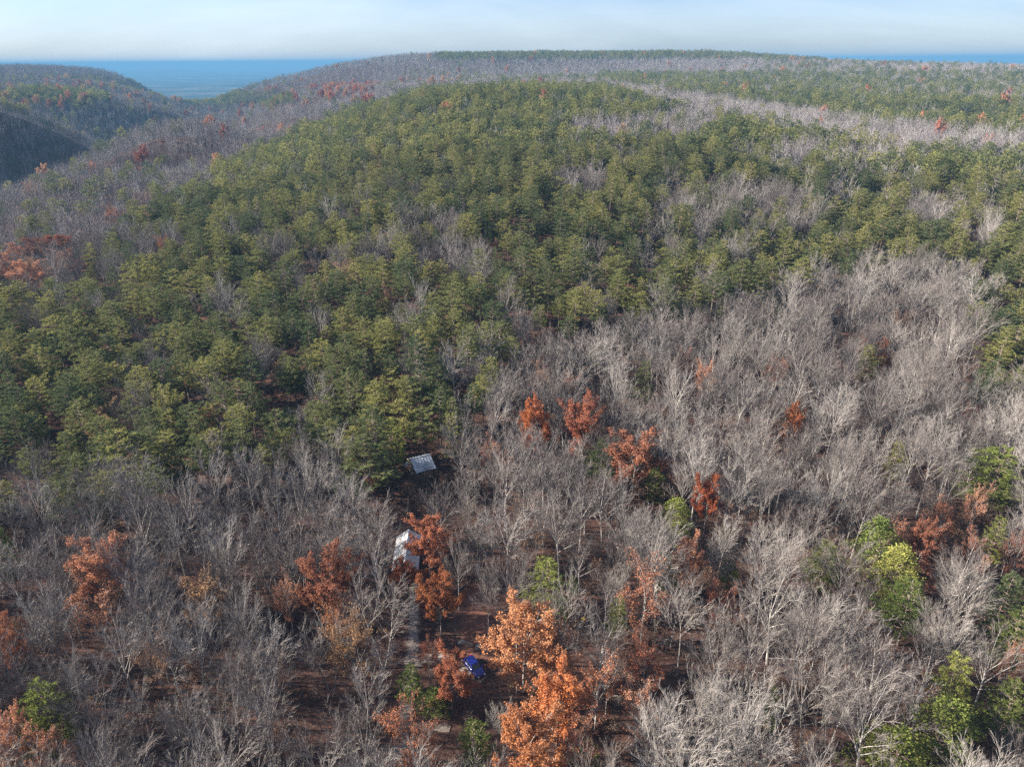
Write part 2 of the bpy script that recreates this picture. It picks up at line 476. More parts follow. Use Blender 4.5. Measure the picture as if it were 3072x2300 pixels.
M['wood'] = surf_mat('weathered_boards', (0.13, 0.09, 0.065), (0.22, 0.16, 0.12), 3, 0.85, 0, 0.2, 5, (8, 8, 0.6))
M['lumber'] = surf_mat('new_lumber', (0.42, 0.24, 0.12), (0.58, 0.37, 0.20), 3, 0.75, 0, 0.1, 4)
M['glass'] = surf_mat('dark_glass', (0.015, 0.02, 0.022), (0.02, 0.03, 0.032), 1, 0.06, 0, 0, 1)
M['paint'] = surf_mat('blue_car_paint', (0.002, 0.005, 0.12), (0.003, 0.007, 0.15), 0.5, 0.3, 0.1, 0, 1, coat=0.6)
M['rubber'] = surf_mat('tyre_rubber', (0.02, 0.02, 0.02), (0.035, 0.035, 0.035), 6, 0.85)
M['alloy'] = surf_mat('alloy', (0.45, 0.45, 0.47), (0.55, 0.55, 0.57), 4, 0.3, 0.8)
M['trim'] = surf_mat('black_trim', (0.02, 0.02, 0.022), (0.03, 0.03, 0.032), 4, 0.6)
M['lamp'] = surf_mat('headlamp_lens', (0.55, 0.57, 0.6), (0.7, 0.72, 0.75), 4, 0.15)
M['tail'] = surf_mat('tail_lamp_lens', (0.35, 0.01, 0.01), (0.45, 0.02, 0.02), 4, 0.2)
M['yellow'] = surf_mat('yellow_plastic', (0.75, 0.48, 0.03), (0.82, 0.56, 0.05), 4, 0.45)
M['redplastic'] = surf_mat('red_plastic', (0.5, 0.03, 0.05), (0.6, 0.05, 0.07), 4, 0.45)
M['water'] = surf_mat('creek_water', (0.10, 0.13, 0.15), (0.14, 0.17, 0.19), 0.5, 0.12, 0, 0.05)


# ------------------------------------------------------------------ object helpers
def link(name, mesh, parent=None, loc=None):
    o = bpy.data.objects.new(name, mesh)
    COL.objects.link(o)
    if parent is not None:
        o.parent = parent
    if loc is not None:
        o.location = loc
    return o


def empty(name, loc, rz=0.0):
    o = bpy.data.objects.new(name, None)
    COL.objects.link(o)
    o.location = loc
    o.rotation_euler = (0, 0, rz)
    o.empty_display_size = 0.5
    return o


def tag(o, label=None, cat=None, group=None, kind=None):
    if label: o['label'] = label
    if cat: o['category'] = cat
    if group: o['group'] = group
    if kind: o['kind'] = kind
    return o


def mesh_of(name, V, F, mats, midx=None, smooth=False):
    me = bpy.data.meshes.new(name)
    me.from_pydata([tuple(v) for v in V], [], F)
    for mt in mats:
        me.materials.append(mt)
    if midx is not None:
        me.polygons.foreach_set('material_index', np.asarray(midx, dtype=np.int32))
    if smooth:
        me.polygons.foreach_set('use_smooth', np.ones(len(me.polygons), dtype=bool))
    me.update()
    return me


class MB:
    """collects boxes, prisms and tubes into one mesh"""
    def __init__(self):
        self.V, self.F = [], []

    def add(self, V, F):
        b = len(self.V)
        self.V += [tuple(v) for v in V]
        self.F += [tuple(i + b for i in f) for f in F]
        return self

    def box(self, x0, x1, y0, y1, z0, z1, mat=None):
        V = [Vector(v) for v in ((x0, y0, z0), (x1, y0, z0), (x1, y1, z0), (x0, y1, z0), (x0, y0, z1), (x1, y0, z1), (x1, y1, z1), (x0, y1, z1))]
        if mat is not None:
            V = [mat @ v for v in V]
        return self.add(V, ((0, 3, 2, 1), (4, 5, 6, 7), (0, 1, 5, 4), (1, 2, 6, 5), (2, 3, 7, 6), (3, 0, 4, 7)))

    def tube(self, P, Rr, sides=6, cap=True):
        P = [Vector(p) for p in P]
        rings = []
        for i, p in enumerate(P):
            d = (P[min(i + 1, len(P) - 1)] - P[max(i - 1, 0)]).normalized()
            a = d.cross(Vector((0.31, 0.95, 0.07))).normalized()
            b = d.cross(a)
            rings.append([p + (a * math.cos(q) + b * math.sin(q)) * Rr[i] for q in (2 * math.pi * k / sides for k in range(sides))])
        V = [v for r in rings for v in r]
        F = []
        for i in range(len(P) - 1):
            for k in range(sides):
                k2 = (k + 1) % sides
                F.append((i * sides + k, i * sides + k2, (i + 1) * sides + k2, (i + 1) * sides + k))
        if cap:
            F.append(tuple(range(sides))[::-1])
            F.append(tuple((len(P) - 1) * sides + k for k in range(sides)))
        return self.add(V, F)

    def build(self, name, mat, parent=None, smooth=False):
        return link(name, mesh_of(name, self.V, self.F, [mat], None, smooth), parent)


# ------------------------------------------------------------------ tree builders
def rv(r):
    v = Vector((r.gauss(0, 1), r.gauss(0, 1), r.gauss(0, 1)))
    return v.normalized()


class TreeMesh:
    def __init__(self):
        self.trunk = MB(); self.crown = MB(); self.leafV = []; self.leafF = []

    def leaf(self, p, d, n_, l, w, quad=True):
        b = len(self.leafV)
        s = d.cross(n_)
        if s.length < 1e-4:
            s = Vector((1, 0, 0))
        s = s.normalized() * w
        if quad:
            self.leafV += [p, p + d * l * 0.5 + s, p + d * l, p + d * l * 0.5 - s]
            self.leafF.append((b, b + 1, b + 2, b + 3))
        else:
            self.leafV += [p - s, p + s, p + d * l]
            self.leafF.append((b, b + 1, b + 2))


def bare_tree_mesh(seed, H=18.0, spread=3.4, fork=0.42, limbs=10, detail=1.0, leaves=0, leaf_size=0.3, multi=1, dead=False):
    """a leafless broadleaf: trunk, ascending limbs, branches, twigs; with `leaves` it keeps that many leaves on each twig"""
    r = random.Random(seed)
    T = TreeMesh()
    far = detail < 0.6
    twk = 1.0 if not far else 2.6

    def ribbon(mb, p, q, w):
        d = (q - p)
        s = d.cross(rv(r))
        if s.length < 1e-5: return
        s = s.normalized() * w
        mb.add((p - s, p + s, q), ((0, 1, 2),))

    def grow(p, d, length, rad, level):
        seg = {0: 7, 1: 5, 2: 3, 3: 2}[level]
        if far: seg = max(2, seg - 2)
        P = [p.copy()]; Rr = [rad]
        cur = p.copy(); dr = d.normalized()
        wob = {0: 0.04, 1: 0.09, 2: 0.11, 3: 0.12}[level]
        for i in range(seg):
            up = {0: 0.05, 1: 0.035, 2: 0.05, 3: 0.05}[level]
            dr = (dr + rv(r) * wob + Vector((0, 0, up))).normalized()
            cur = cur + dr * (length / seg)
            P.append(cur.copy())
            k = (i + 1) / seg
            Rr.append(rad * (1 - 0.72 * k) if level else rad * (1 - 0.62 * k))
        mb = T.trunk if level == 0 or (level == 1 and not far) else T.crown
        sides = {0: 6, 1: 4, 2: 3, 3: 3}[level]
        if level == 3 or (far and level >= 2):
            for i in range(len(P) - 1):
                a, b_ = P[i], P[i + 1]
                dd_ = (b_ - a); s = dd_.cross(rv(r)).normalized() * Rr[i] * 1.2; s2 = s * 0.6
                mb.add((a - s, a + s, b_ + s2, b_ - s2), ((0, 1, 2, 3),))
        else:
            mb.tube(P, Rr, sides, cap=(level == 0))
        return P, Rr, dr

    def along(P, t):
        f = t * (len(P) - 1); i = min(int(f), len(P) - 2)
        return P[i].lerp(P[i + 1], f - i), (P[i + 1] - P[i]).normalized()

    def side(d, ang):
        s = d.cross(rv(r)).normalized()
        return (d * math.cos(ang) + s * math.sin(ang)).normalized()

    stems = [Vector((0, 0, -0.4))]
    for st in range(multi):
        lean = Vector((r.uniform(-.05, .05), r.uniform(-.05, .05), 1)) if multi == 1 else \
            Vector((0.22 * math.cos(st * 2.4 + seed), 0.22 * math.sin(st * 2.4 + seed), 1))
        tr = 0.0078 * H * r.uniform(0.9, 1.25) / (1 if multi == 1 else 1.25)
        P0, R0, d0 = grow(stems[0], lean, H * r.uniform(0.54, 0.63), tr, 0)
        nl = int(limbs / (1 if multi == 1 else 1.6))
        for i in range(nl):
            t = fork + (0.99 - fork) * ((i + 0.3 * r.random()) / nl) ** 0.9
            if i >= nl - 2: t = 0.99
            p, d = along(P0, t)
            k = (t - fork) / (1 - fork)
            ang = R(r.uniform(31, 48)) * (1 - 0.66 * k) * (0.4 + 0.6 * spread / 3.4) + R(r.uniform(0, 9))
            az = i * 2.4 + r.uniform(-.5, .5) + seed
            h = Vector((math.cos(az), math.sin(az), 0))
            dl = (Vector((0, 0, 1)) * math.cos(ang) + h * math.sin(ang)).normalized()
            ll = 0.40 * H * r.uniform(0.82, 1.08) * (0.80 + 0.2 * k)
            P1, R1, _ = grow(p, dl, ll, tr * 0.36 * (1 - 0.3 * k), 1)
            nb = int((8 if not far else 6) * (0.6 if dead else 1))
            for j in range(nb):
                tb = 0.28 + 0.72 * (j + r.random() * 0.6) / nb
                p2, d2 = along(P1, min(tb, 0.99))
                l2 = ll * r.uniform(0.32, 0.5) * (1.2 - 0.45 * tb)
                P2, R2, _ = grow(p2, side(d2, R(r.uniform(18, 40))), l2, tr * 0.15 * twk ** 0.5, 2)
                nt = int((6 if not far else 4) * (0.4 if dead else 1))
                for q in range(nt):
                    tt = 0.2 + 0.8 * (q + r.random() * 0.7) / nt
                    p3, d3 = along(P2, min(tt, 0.99))
                    l3 = r.uniform(0.65, 1.25) * (H / 18)
                    if far:
                        d3 = side(d3, R(r.uniform(10, 34))); d3 = (d3 + Vector((0, 0, .2))).normalized()
                        e = p3 + d3 * l3 * 1.2
                        ribbon(T.crown, p3, e, 0.038)
                        tips = [(p3, e)]
                    else:
                        P3, R3, dz = grow(p3, side(d3, R(r.uniform(14, 34))), l3, 0.0135, 3)
                        tips = [(P3[-2], P3[-1])]
                        for _ in range(0 if dead else 6):
                            p4, d4 = along(P3, r.uniform(0.15, 1.0) * 0.99)
                            e = p4 + (side(d4, R(r.uniform(10, 32))) + Vector((0, 0, .15))).normalized() * r.uniform(0.4, 0.85)
                            ribbon(T.crown, p4, e, 0.0095)
                    for _ in range(leaves):
                        a, b_ = tips[0]
                        c = a.lerp(b_, r.uniform(0, 1.1)) + rv(r) * 0.30
                        dl_ = (rv(r) + Vector((0, 0, -0.25))).normalized()
                        s_ = leaf_size * r.uniform(0.7, 1.3)
                        T.leaf(c, dl_, rv(r), s_, s_ * 0.40)
    return T


def pine_mesh(seed, H=15.0, rad=3.1, base=0.38, boughs=46, detail=1.0, dome=0.55, bushy=False):
    """a pine: straight trunk, tiers of near level boughs carrying flat sprays of needle tufts"""
    r = random.Random(seed)
    T = TreeMesh()
    far = detail < 0.6
    lean = Vector((r.uniform(-.25, .25), r.uniform(-.25, .25), 0))
    P = [Vector((0, 0, -0.4)) + lean * (k * k) + Vector((0, 0, (H + 0.2) * k)) for k in (0, .2, .4, .6, .8, .98)]
    T.trunk.tube(P, [0.0105 * H * (1 - 0.85 * k) for k in (0, .2, .4, .6, .8, 1)], 6 if not far else 4)
    lop = rv(r); lop.z = 0
    if not far and not bushy:                     # dead snags under the crown
        for _ in range(7):
            z = r.uniform(0.16, base + .05) * H
            a = r.uniform(0, 6.28)
            p = Vector((0, 0, z)); q = p + Vector((math.cos(a), math.sin(a), r.uniform(-.1, .25))) * r.uniform(.6, 1.6)
            T.trunk.tube((p, q), (0.03, 0.008), 3, False)
    for i in range(boughs):
        k = (i + r.random()) / boughs                # 0 at the crown's foot, 1 at its top
        z = H * (base + (1 - base) * k)
        prof = (1 - k ** 2.2) ** dome * (0.66 + 0.34 * min(1, k * 3.5)) if not bushy else (1 - k) ** 0.62 * min(1, .55 + k * 2)
        az = i * 2.39996 + r.uniform(-.4, .4)
        h = Vector((math.cos(az), math.sin(az), 0))
        Lb = rad * prof * r.uniform(0.68, 1.18) * (1 + 0.34 * h.dot(lop)) + 0.25
        rise = 0.30 * k + r.uniform(-.10, .16) + (0.06 if not bushy else 0.25)
        p0 = lean * ((z / H) ** 2) + Vector((0, 0, z))
        tip = p0 + h * Lb + Vector((0, 0, rise * Lb))
        midp = p0.lerp(tip, 0.5) + Vector((0, 0, -0.04 * Lb))
        if not far:
            T.trunk.tube((p0, midp, tip), (0.035 + 0.008 * Lb, 0.025, 0.008), 3, False)
        nt = max(2, int((Lb * 4.3 if not far else Lb * 1.5)))
        side = Vector((-h.y, h.x, 0))
        for j in range(nt):
            f = 0.30 + 0.72 * (j + r.random()) / nt
            c = p0.lerp(midp, f * 2) if f < .5 else midp.lerp(tip, f * 2 - 1)
            wid = 0.34 * Lb * (1.15 - 0.75 * f)
            c = c + side * r.uniform(-1, 1) * wid + Vector((0, 0, r.uniform(-.05, .14)))
            out_d = (c - p0); out_d.z *= 0.3
            out_d = out_d.normalized() if out_d.length > .05 else h
            nb = 11 if not far else 6
            ts = r.uniform(0.42, 0.66) if not far else r.uniform(0.9, 1.35)
            if bushy: ts *= 0.78
            for _ in range(nb):
                d = (out_d * r.uniform(.1, 1.0) + rv(r) * 0.75); d.z = d.z * 0.55 + 0.20
                d = d.normalized()
                T.leaf(c + rv(r) * 0.16 * ts, d, Vector((0, 0, 1)) + rv(r) * 0.6, ts * r.uniform(.7, 1.2), ts * (0.115 if not far else 0.16), False)
    return T


def bush_mesh(seed, H=9.0, rad=2.6, detail=1.0):
    """a broad bright evergreen of billowing leafy clumps"""
    r = random.Random(seed)
    T = TreeMesh()
    P = [Vector((0, 0, -0.3)), Vector((r.uniform(-.2, .2), r.uniform(-.2, .2), H * .45)), Vector((r.uniform(-.3, .3), r.uniform(-.3, .3), H * .9))]
    T.trunk.tube(P, (0.011 * H, 0.008 * H, 0.002 * H), 5)
    nC = int(54 * detail)
    for i in range(nC):
        k = (i + r.random()) / nC
        z = H * (0.22 + 0.76 * k)
        w = rad * (max(0.0, 1 - k) ** 0.6) * min(1, 0.55 + 1.6 * k)
        a = i * 2.39996 + r.uniform(-.5, .5)
        rr = w * r.uniform(0.40, 1.22)
        c = Vector((math.cos(a) * rr, math.sin(a) * rr, z + r.uniform(-.3, .3)))
        T.trunk.tube((Vector((0, 0, z - 0.35 * rr)), c), (0.04, 0.01), 3, False)
        cr = r.uniform(0.42, 0.88) * (0.75 + 0.06 * rad)
        for _ in range(80):
            d = rv(r); d.z = abs(d.z) * 0.9 - 0.25
            p = c + d.normalized() * cr * r.uniform(0.35, 1.0)
            e = (d + rv(r) * 0.8 + Vector((0, 0, 0.15))).normalized()
            s = r.uniform(0.14, 0.26)
            T.leaf(p, e, rv(r), s, s * 0.30)
    return T


def sapling_mesh(seed, H=5.0, leaves=0):
    r = random.Random(seed)
    T = TreeMesh()
    for s in range(r.choice((1, 2, 2, 3))):
        a = r.uniform(0, 6.28)
        b = Vector((math.cos(a) * .25, math.sin(a) * .25, -.1))
        hh = H * r.uniform(.7, 1.1)
        top = b + Vector((r.uniform(-.5, .5), r.uniform(-.5, .5), hh))
        md = b.lerp(top, .5) + Vector((r.uniform(-.15, .15), r.uniform(-.15, .15), 0))
        T.trunk.tube((b, md, top), (0.035, 0.025, 0.006), 3, False)
        for i in range(16):
            f = r.uniform(.25, 1)
            p = b.lerp(md, f * 2) if f < .5 else md.lerp(top, f * 2 - 1)
            az = r.uniform(0, 6.28)
            d = Vector((math.cos(az), math.sin(az), r.uniform(.3, 1.1))).normalized()
            l = r.uniform(.5, 1.5)
            q = p + d * l
            sd = d.cross(rv(r)).normalized() * 0.016
            T.trunk.add((p - sd, p + sd, q), ((0, 1, 2),))
            for _ in range(4):
                p4 = p.lerp(q, r.uniform(.2, .95)); e = p4 + (d + rv(r) * .7).normalized() * r.uniform(.25, .6)
                sd = (e - p4).cross(rv(r)).normalized() * 0.011
                T.trunk.add((p4 - sd, p4 + sd, e), ((0, 1, 2),))
                for _ in range(leaves):
                    s_ = r.uniform(.14, .26)
                    T.leaf(p4.lerp(e, r.random()) + rv(r) * .12, rv(r), rv(r), s_, s_ * .38)
    return T


class Kind:
    """meshes of one tree variant: trunk and crown apart for single trees, whole for the far woods"""
    def __init__(self, name, T, bark, twig, leaf, H, rad):
        self.H, self.rad = H, rad
        self.trunk = mesh_of(name + '_trunk', T.trunk.V, T.trunk.F, [bark])
        V = list(T.crown.V) + [tuple(v) for v in T.leafV]
        b = len(T.crown.V)
        F = list(T.crown.F) + [tuple(i + b for i in f) for f in T.leafF]
        mi = [0] * len(T.crown.F) + [1] * len(T.leafF)
        self.crown = mesh_of(name + '_crown', V, F, [twig, leaf], mi) if F else None
        b2 = len(T.trunk.V)
        self.whole = mesh_of(name, list(T.trunk.V) + V, list(T.trunk.F) + [tuple(i + b2 for i in f) for f in F],
                             [bark, twig, leaf], [0] * len(T.trunk.F) + [i + 1 for i in mi])


BARE = [Kind('bare_tree', bare_tree_mesh(100 + i, H, s, f, n_, 1.0, multi=mu), M['bark'], M['twig'], M['leaf_brown'], H, s * 0.95)
        for i, (H, s, f, n_, mu) in enumerate(((15.5, 3.4, .52, 12, 1), (16.5, 3.0, .60, 11, 1), (15, 3.9, .46, 13, 1), (18, 3.1, .64, 11, 1),
                                               (14, 3.5, .44, 12, 1), (16, 3.6, .50, 13, 2), (13, 2.8, .54, 10, 1), (17, 4.2, .48, 14, 1), (15.5, 3.6, .56, 12, 1), (12.5, 3.2, .48, 11, 3)))]
SNAG = Kind('dead_tree', bare_tree_mesh(301, 13, 2.6, .4, 8, 1.0, dead=True), M['bark'], M['bark'], M['leaf_brown'], 13, 2.2)
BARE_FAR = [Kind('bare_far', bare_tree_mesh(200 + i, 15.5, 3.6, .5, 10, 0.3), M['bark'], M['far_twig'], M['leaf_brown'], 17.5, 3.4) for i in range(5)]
OAK = [Kind('oak', bare_tree_mesh(400 + i, H, s, f, n_, 1.0, leaves=28, leaf_size=ls * .68), M['bark'], M['twig'], M['leaf_orange'], H, s * 1.0)
       for i, (H, s, f, n_, ls) in enumerate(((17, 4.6, .34, 13, .32), (18, 4.2, .40, 12, .32), (16, 4.8, .30, 13, .30), (15, 4.0, .28, 12, .30)))]
OAK_THIN = [Kind('oak_thin', bare_tree_mesh(450 + i, 17, 3.5, .36, 11, 1.0, leaves=7, leaf_size=.23), M['bark'], M['twig'], M['leaf_brown'], 17, 3.4) for i in range(3)]
OAK_FAR = [Kind('oak_far', bare_tree_mesh(470 + i, 16, 3.6, .32, 10, 0.3, leaves=5, leaf_size=.75), M['bark'], M['twig'], M['leaf_mix'], 16, 3.5) for i in range(3)]
PINE = [Kind('pine', pine_mesh(500 + i, H, rd, b, n_, 1.0, dm), M['pine_bark'], M['pine_bark'], M['needle'], H, rd)
        for i, (H, rd, b, n_, dm) in enumerate(((15, 3.5, .48, 46, .62), (16.5, 3.2, .54, 42, .70), (13.5, 3.8, .44, 44, .6), (15.5, 3.3, .44, 48, .9),
                                                (12.5, 3.1, .42, 40, .7), (17, 3.7, .56, 42, .55), (14.5, 2.8, .40, 42, 1.0), (15, 3.6, .52, 30, .7),
                                                (11.5, 2.6, .34, 38, .9), (16, 3.0, .60, 30, .6)))]
PINE_FAR = [Kind('pine_far', pine_mesh(600 + i, (15, 13.5, 16.5, 12.5)[i], (3.5, 3.2, 3.6, 2.9)[i], .46, 27, 0.3, dm), M['pine_bark'], M['pine_bark'], M['needle'], 15, 4.2)
            for i, dm in enumerate((.5, .6, .75, .55))]
EVER = [Kind('evergreen', bush_mesh(700 + i, H, rd), M['pine_bark'], M['pine_bark'], M['evergreen'], H, rd)
        for i, (H, rd) in enumerate(((9, 2.6), (10, 2.4), (8, 3.0)))]
EPINE = [Kind('evergreen_pine', pine_mesh(720 + i, 13, 3.0, .2, 60, 1.0, .6, True), M['pine_bark'], M['pine_bark'], M['evergreen'], 13, 3.0) for i in range(2)]
SAP = [Kind('sapling', sapling_mesh(800 + i, H, lv), M['sapling'], M['sapling'], M['leaf_brown'], H, 1.5)
       for i, (H, lv) in enumerate(((5, 0), (6.5, 0), (4, 0), (7.5, 0), (4.5, 1), (3.0, 2)))]


def plant(name, kind, loc, rz, sc, label, cat, group, leaf=None):
    """one tree: an empty at its foot with its trunk and crown"""
    t = empty(name, loc, rz)
    t.scale = sc
    tr = link('trunk', kind.trunk, t)
    if kind.crown:
        c = link('crown', kind.crown, t)
        if leaf:
            c.material_slots[1].link = 'OBJECT'
            c.material_slots[1].material = leaf
    tag(t, label, cat, group)
    return t

# ------------------------------------------------------------------ the ground
gv = np.stack([XX[:-1], YY[:-1], Hh[:-1]], -1).reshape(-1, 3)
ia, il = np.meshgrid(np.arange(NA), np.arange(ND - 1), indexing='ij')
ib = (ia + 1) % NA
quads = np.stack([ia * ND + il, ia * ND + il + 1, ib * ND + il + 1, ib * ND + il], -1).reshape(-1, 4)
gme = bpy.data.meshes.new('ground')
nv = len(gv)
gme.vertices.add(nv + 1)
gme.vertices.foreach_set('co', np.concatenate([gv, [[0, 0, 0]]]).astype(np.float32).ravel())
tri = np.stack([np.full(NA, nv), np.arange(NA) * ND, ((np.arange(NA) + 1) % NA) * ND], -1)
loops = np.concatenate([quads.ravel(), tri.ravel()]).astype(np.int32)
gme.loops.add(len(loops))
gme.loops.foreach_set('vertex_index', loops)
nq = len(quads)
starts = np.concatenate([np.arange(nq) * 4, nq * 4 + np.arange(NA) * 3]).astype(np.int32)
gme.polygons.add(nq + NA)
gme.polygons.foreach_set('loop_start', starts)
gme.update(calc_edges=True)
gme.validate()
gme.polygons.foreach_set('use_smooth', np.ones(len(gme.polygons), dtype=bool))
gme.materials.append(M['ground'])
tag(link('ground', gme), kind='structure')


def strip(name, pxs, width, lift, mat, world_pts=None):
    P = [hit(*p).to_2d() for p in pxs] if world_pts is None else world_pts
    Q = []
    for i in range(len(P) - 1):                   # Catmull-Rom through the surveyed points
        p0, p1, p2, p3 = P[max(i - 1, 0)], P[i], P[i + 1], P[min(i + 2, len(P) - 1)]
        for k in range(10):
            s = k / 10
            Q.append(0.5 * ((2 * p1) + (p2 - p0) * s + (2 * p0 - 5 * p1 + 4 * p2 - p3) * s * s + (3 * p1 - p0 - 3 * p2 + p3) * s ** 3))
    Q.append(P[-1])
    V, F = [], []
    for i, q in enumerate(Q):
        d = (Q[min(i + 1, len(Q) - 1)] - Q[max(i - 1, 0)]).normalized()
        s = Vector((-d.y, d.x))
        w = width * (1 + 0.14 * math.sin(i * 0.9) + 0.08 * math.sin(i * 2.3))
        for e in (-1, -.5, 0, .5, 1):
            v = q + s * w * e * 0.5
            V.append((v.x, v.y, float(ground(v.x, v.y)) + lift * (1 if abs(e) < 1 else 0.2)))
    for i in range(len(Q) - 1):
        for k in range(4):
            F.append((i * 5 + k, i * 5 + k + 1, i * 5 + k + 6, i * 5 + k + 5))
    me = mesh_of(name, V, F, [mat], None, True)
    ea = me.attributes.new('edge', 'FLOAT', 'POINT')
    ea.data.foreach_set('value', np.tile(np.array([1.0, .38, .12, .38, 1.0], np.float32), len(Q)))
    o = link(name, me)
    tag(o, kind='structure')
    return [(q.x, q.y) for q in Q]


track_pts = []
track_pts += strip('dirt_track', ((1190, 2420), (1206, 2200), (1222, 2080), (1234, 1985), (1240, 1900), (1240, 1820), (1240, 1765), (1262, 1735)), 2.8, 0.05, M['track'])
track_pts += strip('dirt_track', ((1240, 1995), (1290, 1972), (1345, 1975), (1400, 2000), (1450, 2040)), 2.8, 0.07, M['track'])
track_pts += strip('dirt_track', ((1212, 2172), (1290, 2180), (1350, 2186)), 1.9, 0.09, M['track'])
strip('clearing', ((1432, 1745), (1436, 1800), (1432, 1860), (1428, 1925), (1424, 1975)), 9.5, 0.03, M['carpet'])
creek = [Vector((math.sin(R(a)) * d, math.cos(R(a)) * d)) for a, d in ((-40, 640), (-34, 712), (-30, 800), (-27, 900), (-24.5, 1030), (-22.5, 1300), (-20.5, 1700), (-19, 2300))]
strip('creek', None, 9.0, 0.5, M['water'], creek)


# ------------------------------------------------------------------ buildings
def frame_at(origin, heading):
    return Matrix.Translation(origin) @ Matrix.Rotation(heading, 4, 'Z')


def panel_mesh(name, w, x0, z0, x1, z1, mat):
    """one standing seam sheet: a thin slab from (x0,z0) down to (x1,z1), w wide along y, with a raised rib on one edge"""
    d = Vector((x1 - x0, 0, z1 - z0)).normalized()
    nrm = Vector((-d.z, 0, d.x))
    if nrm.z < 0: nrm = -nrm
    V, F = [], []
    for (ya, yb, ta, tb) in ((0.0, w - 0.02, 0.0, 0.03), (0.0, 0.05, 0.032, 0.075)):
        b = len(V)
        for y in (ya, yb):
            for (x, z) in ((x0, z0), (x1, z1)):
                for tt in (ta, tb):
                    V.append(Vector((x, y, z)) + nrm * tt)
        F += [tuple(i + b for i in f) for f in ((0, 1, 3, 2), (4, 6, 7, 5), (0, 4, 5, 1), (2, 3, 7, 6), (1, 5, 7, 3), (0, 2, 6, 4))]
    return mesh_of(name, V, F, [mat])


def roof_slope(parent, name, L, w, x0, z0, x1, z1, mat):
    n_ = int(round(L / w))
    w = L / n_
    me = panel_mesh(name, w, x0, z0, x1, z1, mat)
    for i in range(n_):
        link(name, me, parent, (0, -L / 2 + i * w, 0))


def house(name, base, heading, W, L, ze, zr, over, roof_mat, label, cat, pw):
    h = empty(name, base, heading)
    hw, hl = W / 2, L / 2
    zg = ze + (zr - ze) * over / (hw + over) - 0.06           # wall top under the roof
    V = []
    for y in (-hl, hl):
        V += [(-hw, y, -0.3), (hw, y, -0.3), (hw, y, zg), (0, y, zr - 0.08), (-hw, y, zg)]
    F = [(0, 1, 2, 3, 4), (9, 8, 7, 6, 5), (0, 5, 6, 1), (1, 6, 7, 2), (4, 9, 5, 0), (2, 7, 8, 3), (3, 8, 9, 4)]
    wall = link('wall', mesh_of('wall', V, F, [M['wood']]), h)
    bat = MB()
    for s in (-1, 1):
        for k in range(int(L / 0.45)):
            y = -hl + 0.2 + k * 0.45
            bat.box(min(s * hw, s * (hw + .03)), max(s * hw, s * (hw + .03)), y, y + .06, -0.3, zg)
    b = bat.build('batten', M['wood'], h); b['kind'] = 'stuff'
    for s in (-1, 1):
        roof_slope(h, 'roof_panel', L + 2 * over, pw, 0.0 * s, zr, s * (hw + over), ze, roof_mat)
    rc = MB()
    rc.add([(-.18, -hl - over - .02, zr + .02), (0, -hl - over - .02, zr + .10), (.18, -hl - over - .02, zr + .02),
            (-.18, hl + over + .02, zr + .02), (0, hl + over + .02, zr + .10), (.18, hl + over + .02, zr + .02)],
           ((0, 3, 4, 1), (1, 4, 5, 2), (0, 1, 2), (3, 5, 4)))
    rc.build('ridge_cap', roof_mat, h)
    for y in (-hl - over, hl + over):
        for s in (-1, 1):
            fb = MB()
            y0, y1 = (y - .04, y) if y < 0 else (y, y + .04)
            x1_, z1_ = s * (hw + over), ze
            fb.add([(0, y0, zr - .02), (x1_, y0, z1_ - .02), (x1_, y0, z1_ - .2), (0, y0, zr - .2),
                    (0, y1, zr - .02), (x1_, y1, z1_ - .02), (x1_, y1, z1_ - .2), (0, y1, zr - .2)],
                   ((0, 1, 2, 3), (7, 6, 5, 4), (0, 4, 5, 1), (1, 5, 6, 2), (2, 6, 7, 3), (3, 7, 4, 0)))
            fb.build('barge_board', M['rust'], h)
    # door in the near gable, windows in the long walls
    d = MB().box(-.45, .45, -hl - .06, -hl - .003, 0, 2.0).build('door', M['rust'], h)
    MB().box(.30, .36, -hl - .12, -hl - .06, .95, 1.05).build('handle', M['trim'], d)
    for s in (-1, 1):
        for y in (-L * .22, L * .22):
            f = MB()
            xa, xb = (hw + .004, hw + .07) if s > 0 else (-hw - .07, -hw - .004)
            for (y0, y1, z0, z1) in ((y - .5, y + .5, .9, .98), (y - .5, y + .5, 1.72, 1.8), (y - .5, y - .42, .98, 1.72), (y + .42, y + .5, .98, 1.72)):
                f.box(xa, xb, y0, y1, z0, z1)
            fr = f.build('window', M['rust'], h)
            xc = (xa + xb) / 2
            MB().box(xc - .01, xc + .01, y - .42, y + .42, .98, 1.72).build('pane', M['glass'], fr)
    tag(h, label, cat)
    return h


# cabin with the bright metal gable roof
pf, pn = hit(1226, 1588, 4.3), hit(1213, 1690, 4.3)
cc = (pf + pn) / 2
dirv = (pf - pn)
cab_head = math.atan2(-dirv.x, dirv.y)
cab_L = min(max(math.hypot(dirv.x, dirv.y), 7.5), 10.5)
CABIN = Vector((cc.x, cc.y, float(ground(cc.x, cc.y))))
house('cabin', CABIN, cab_head, 4.0, cab_L - 0.7, 2.75, 4.3, 0.35, M['roof'],
      'small cabin with bright pale metal gable roof half hidden by a red oak', 'cabin', 0.62)

# shed with the blue-grey roof
a_, b_ = hit(1231, 1377, 4.2), hit(1290, 1360, 4.2)
e1, e2 = hit(1313, 1400, 2.3), hit(1252, 1423, 2.3)
rd = (b_ - a_); rd.z = 0
rlen = rd.length
rd.normalize()
dn = Vector((rd.y, -rd.x, 0))
run = ((e1 + e2) / 2 - (a_ + b_) / 2).dot(dn)
run = min(max(run, 2.6), 5.0)
mid = (a_ + b_) / 2
SHED = Vector((mid.x, mid.y, float(ground(mid.x, mid.y))))
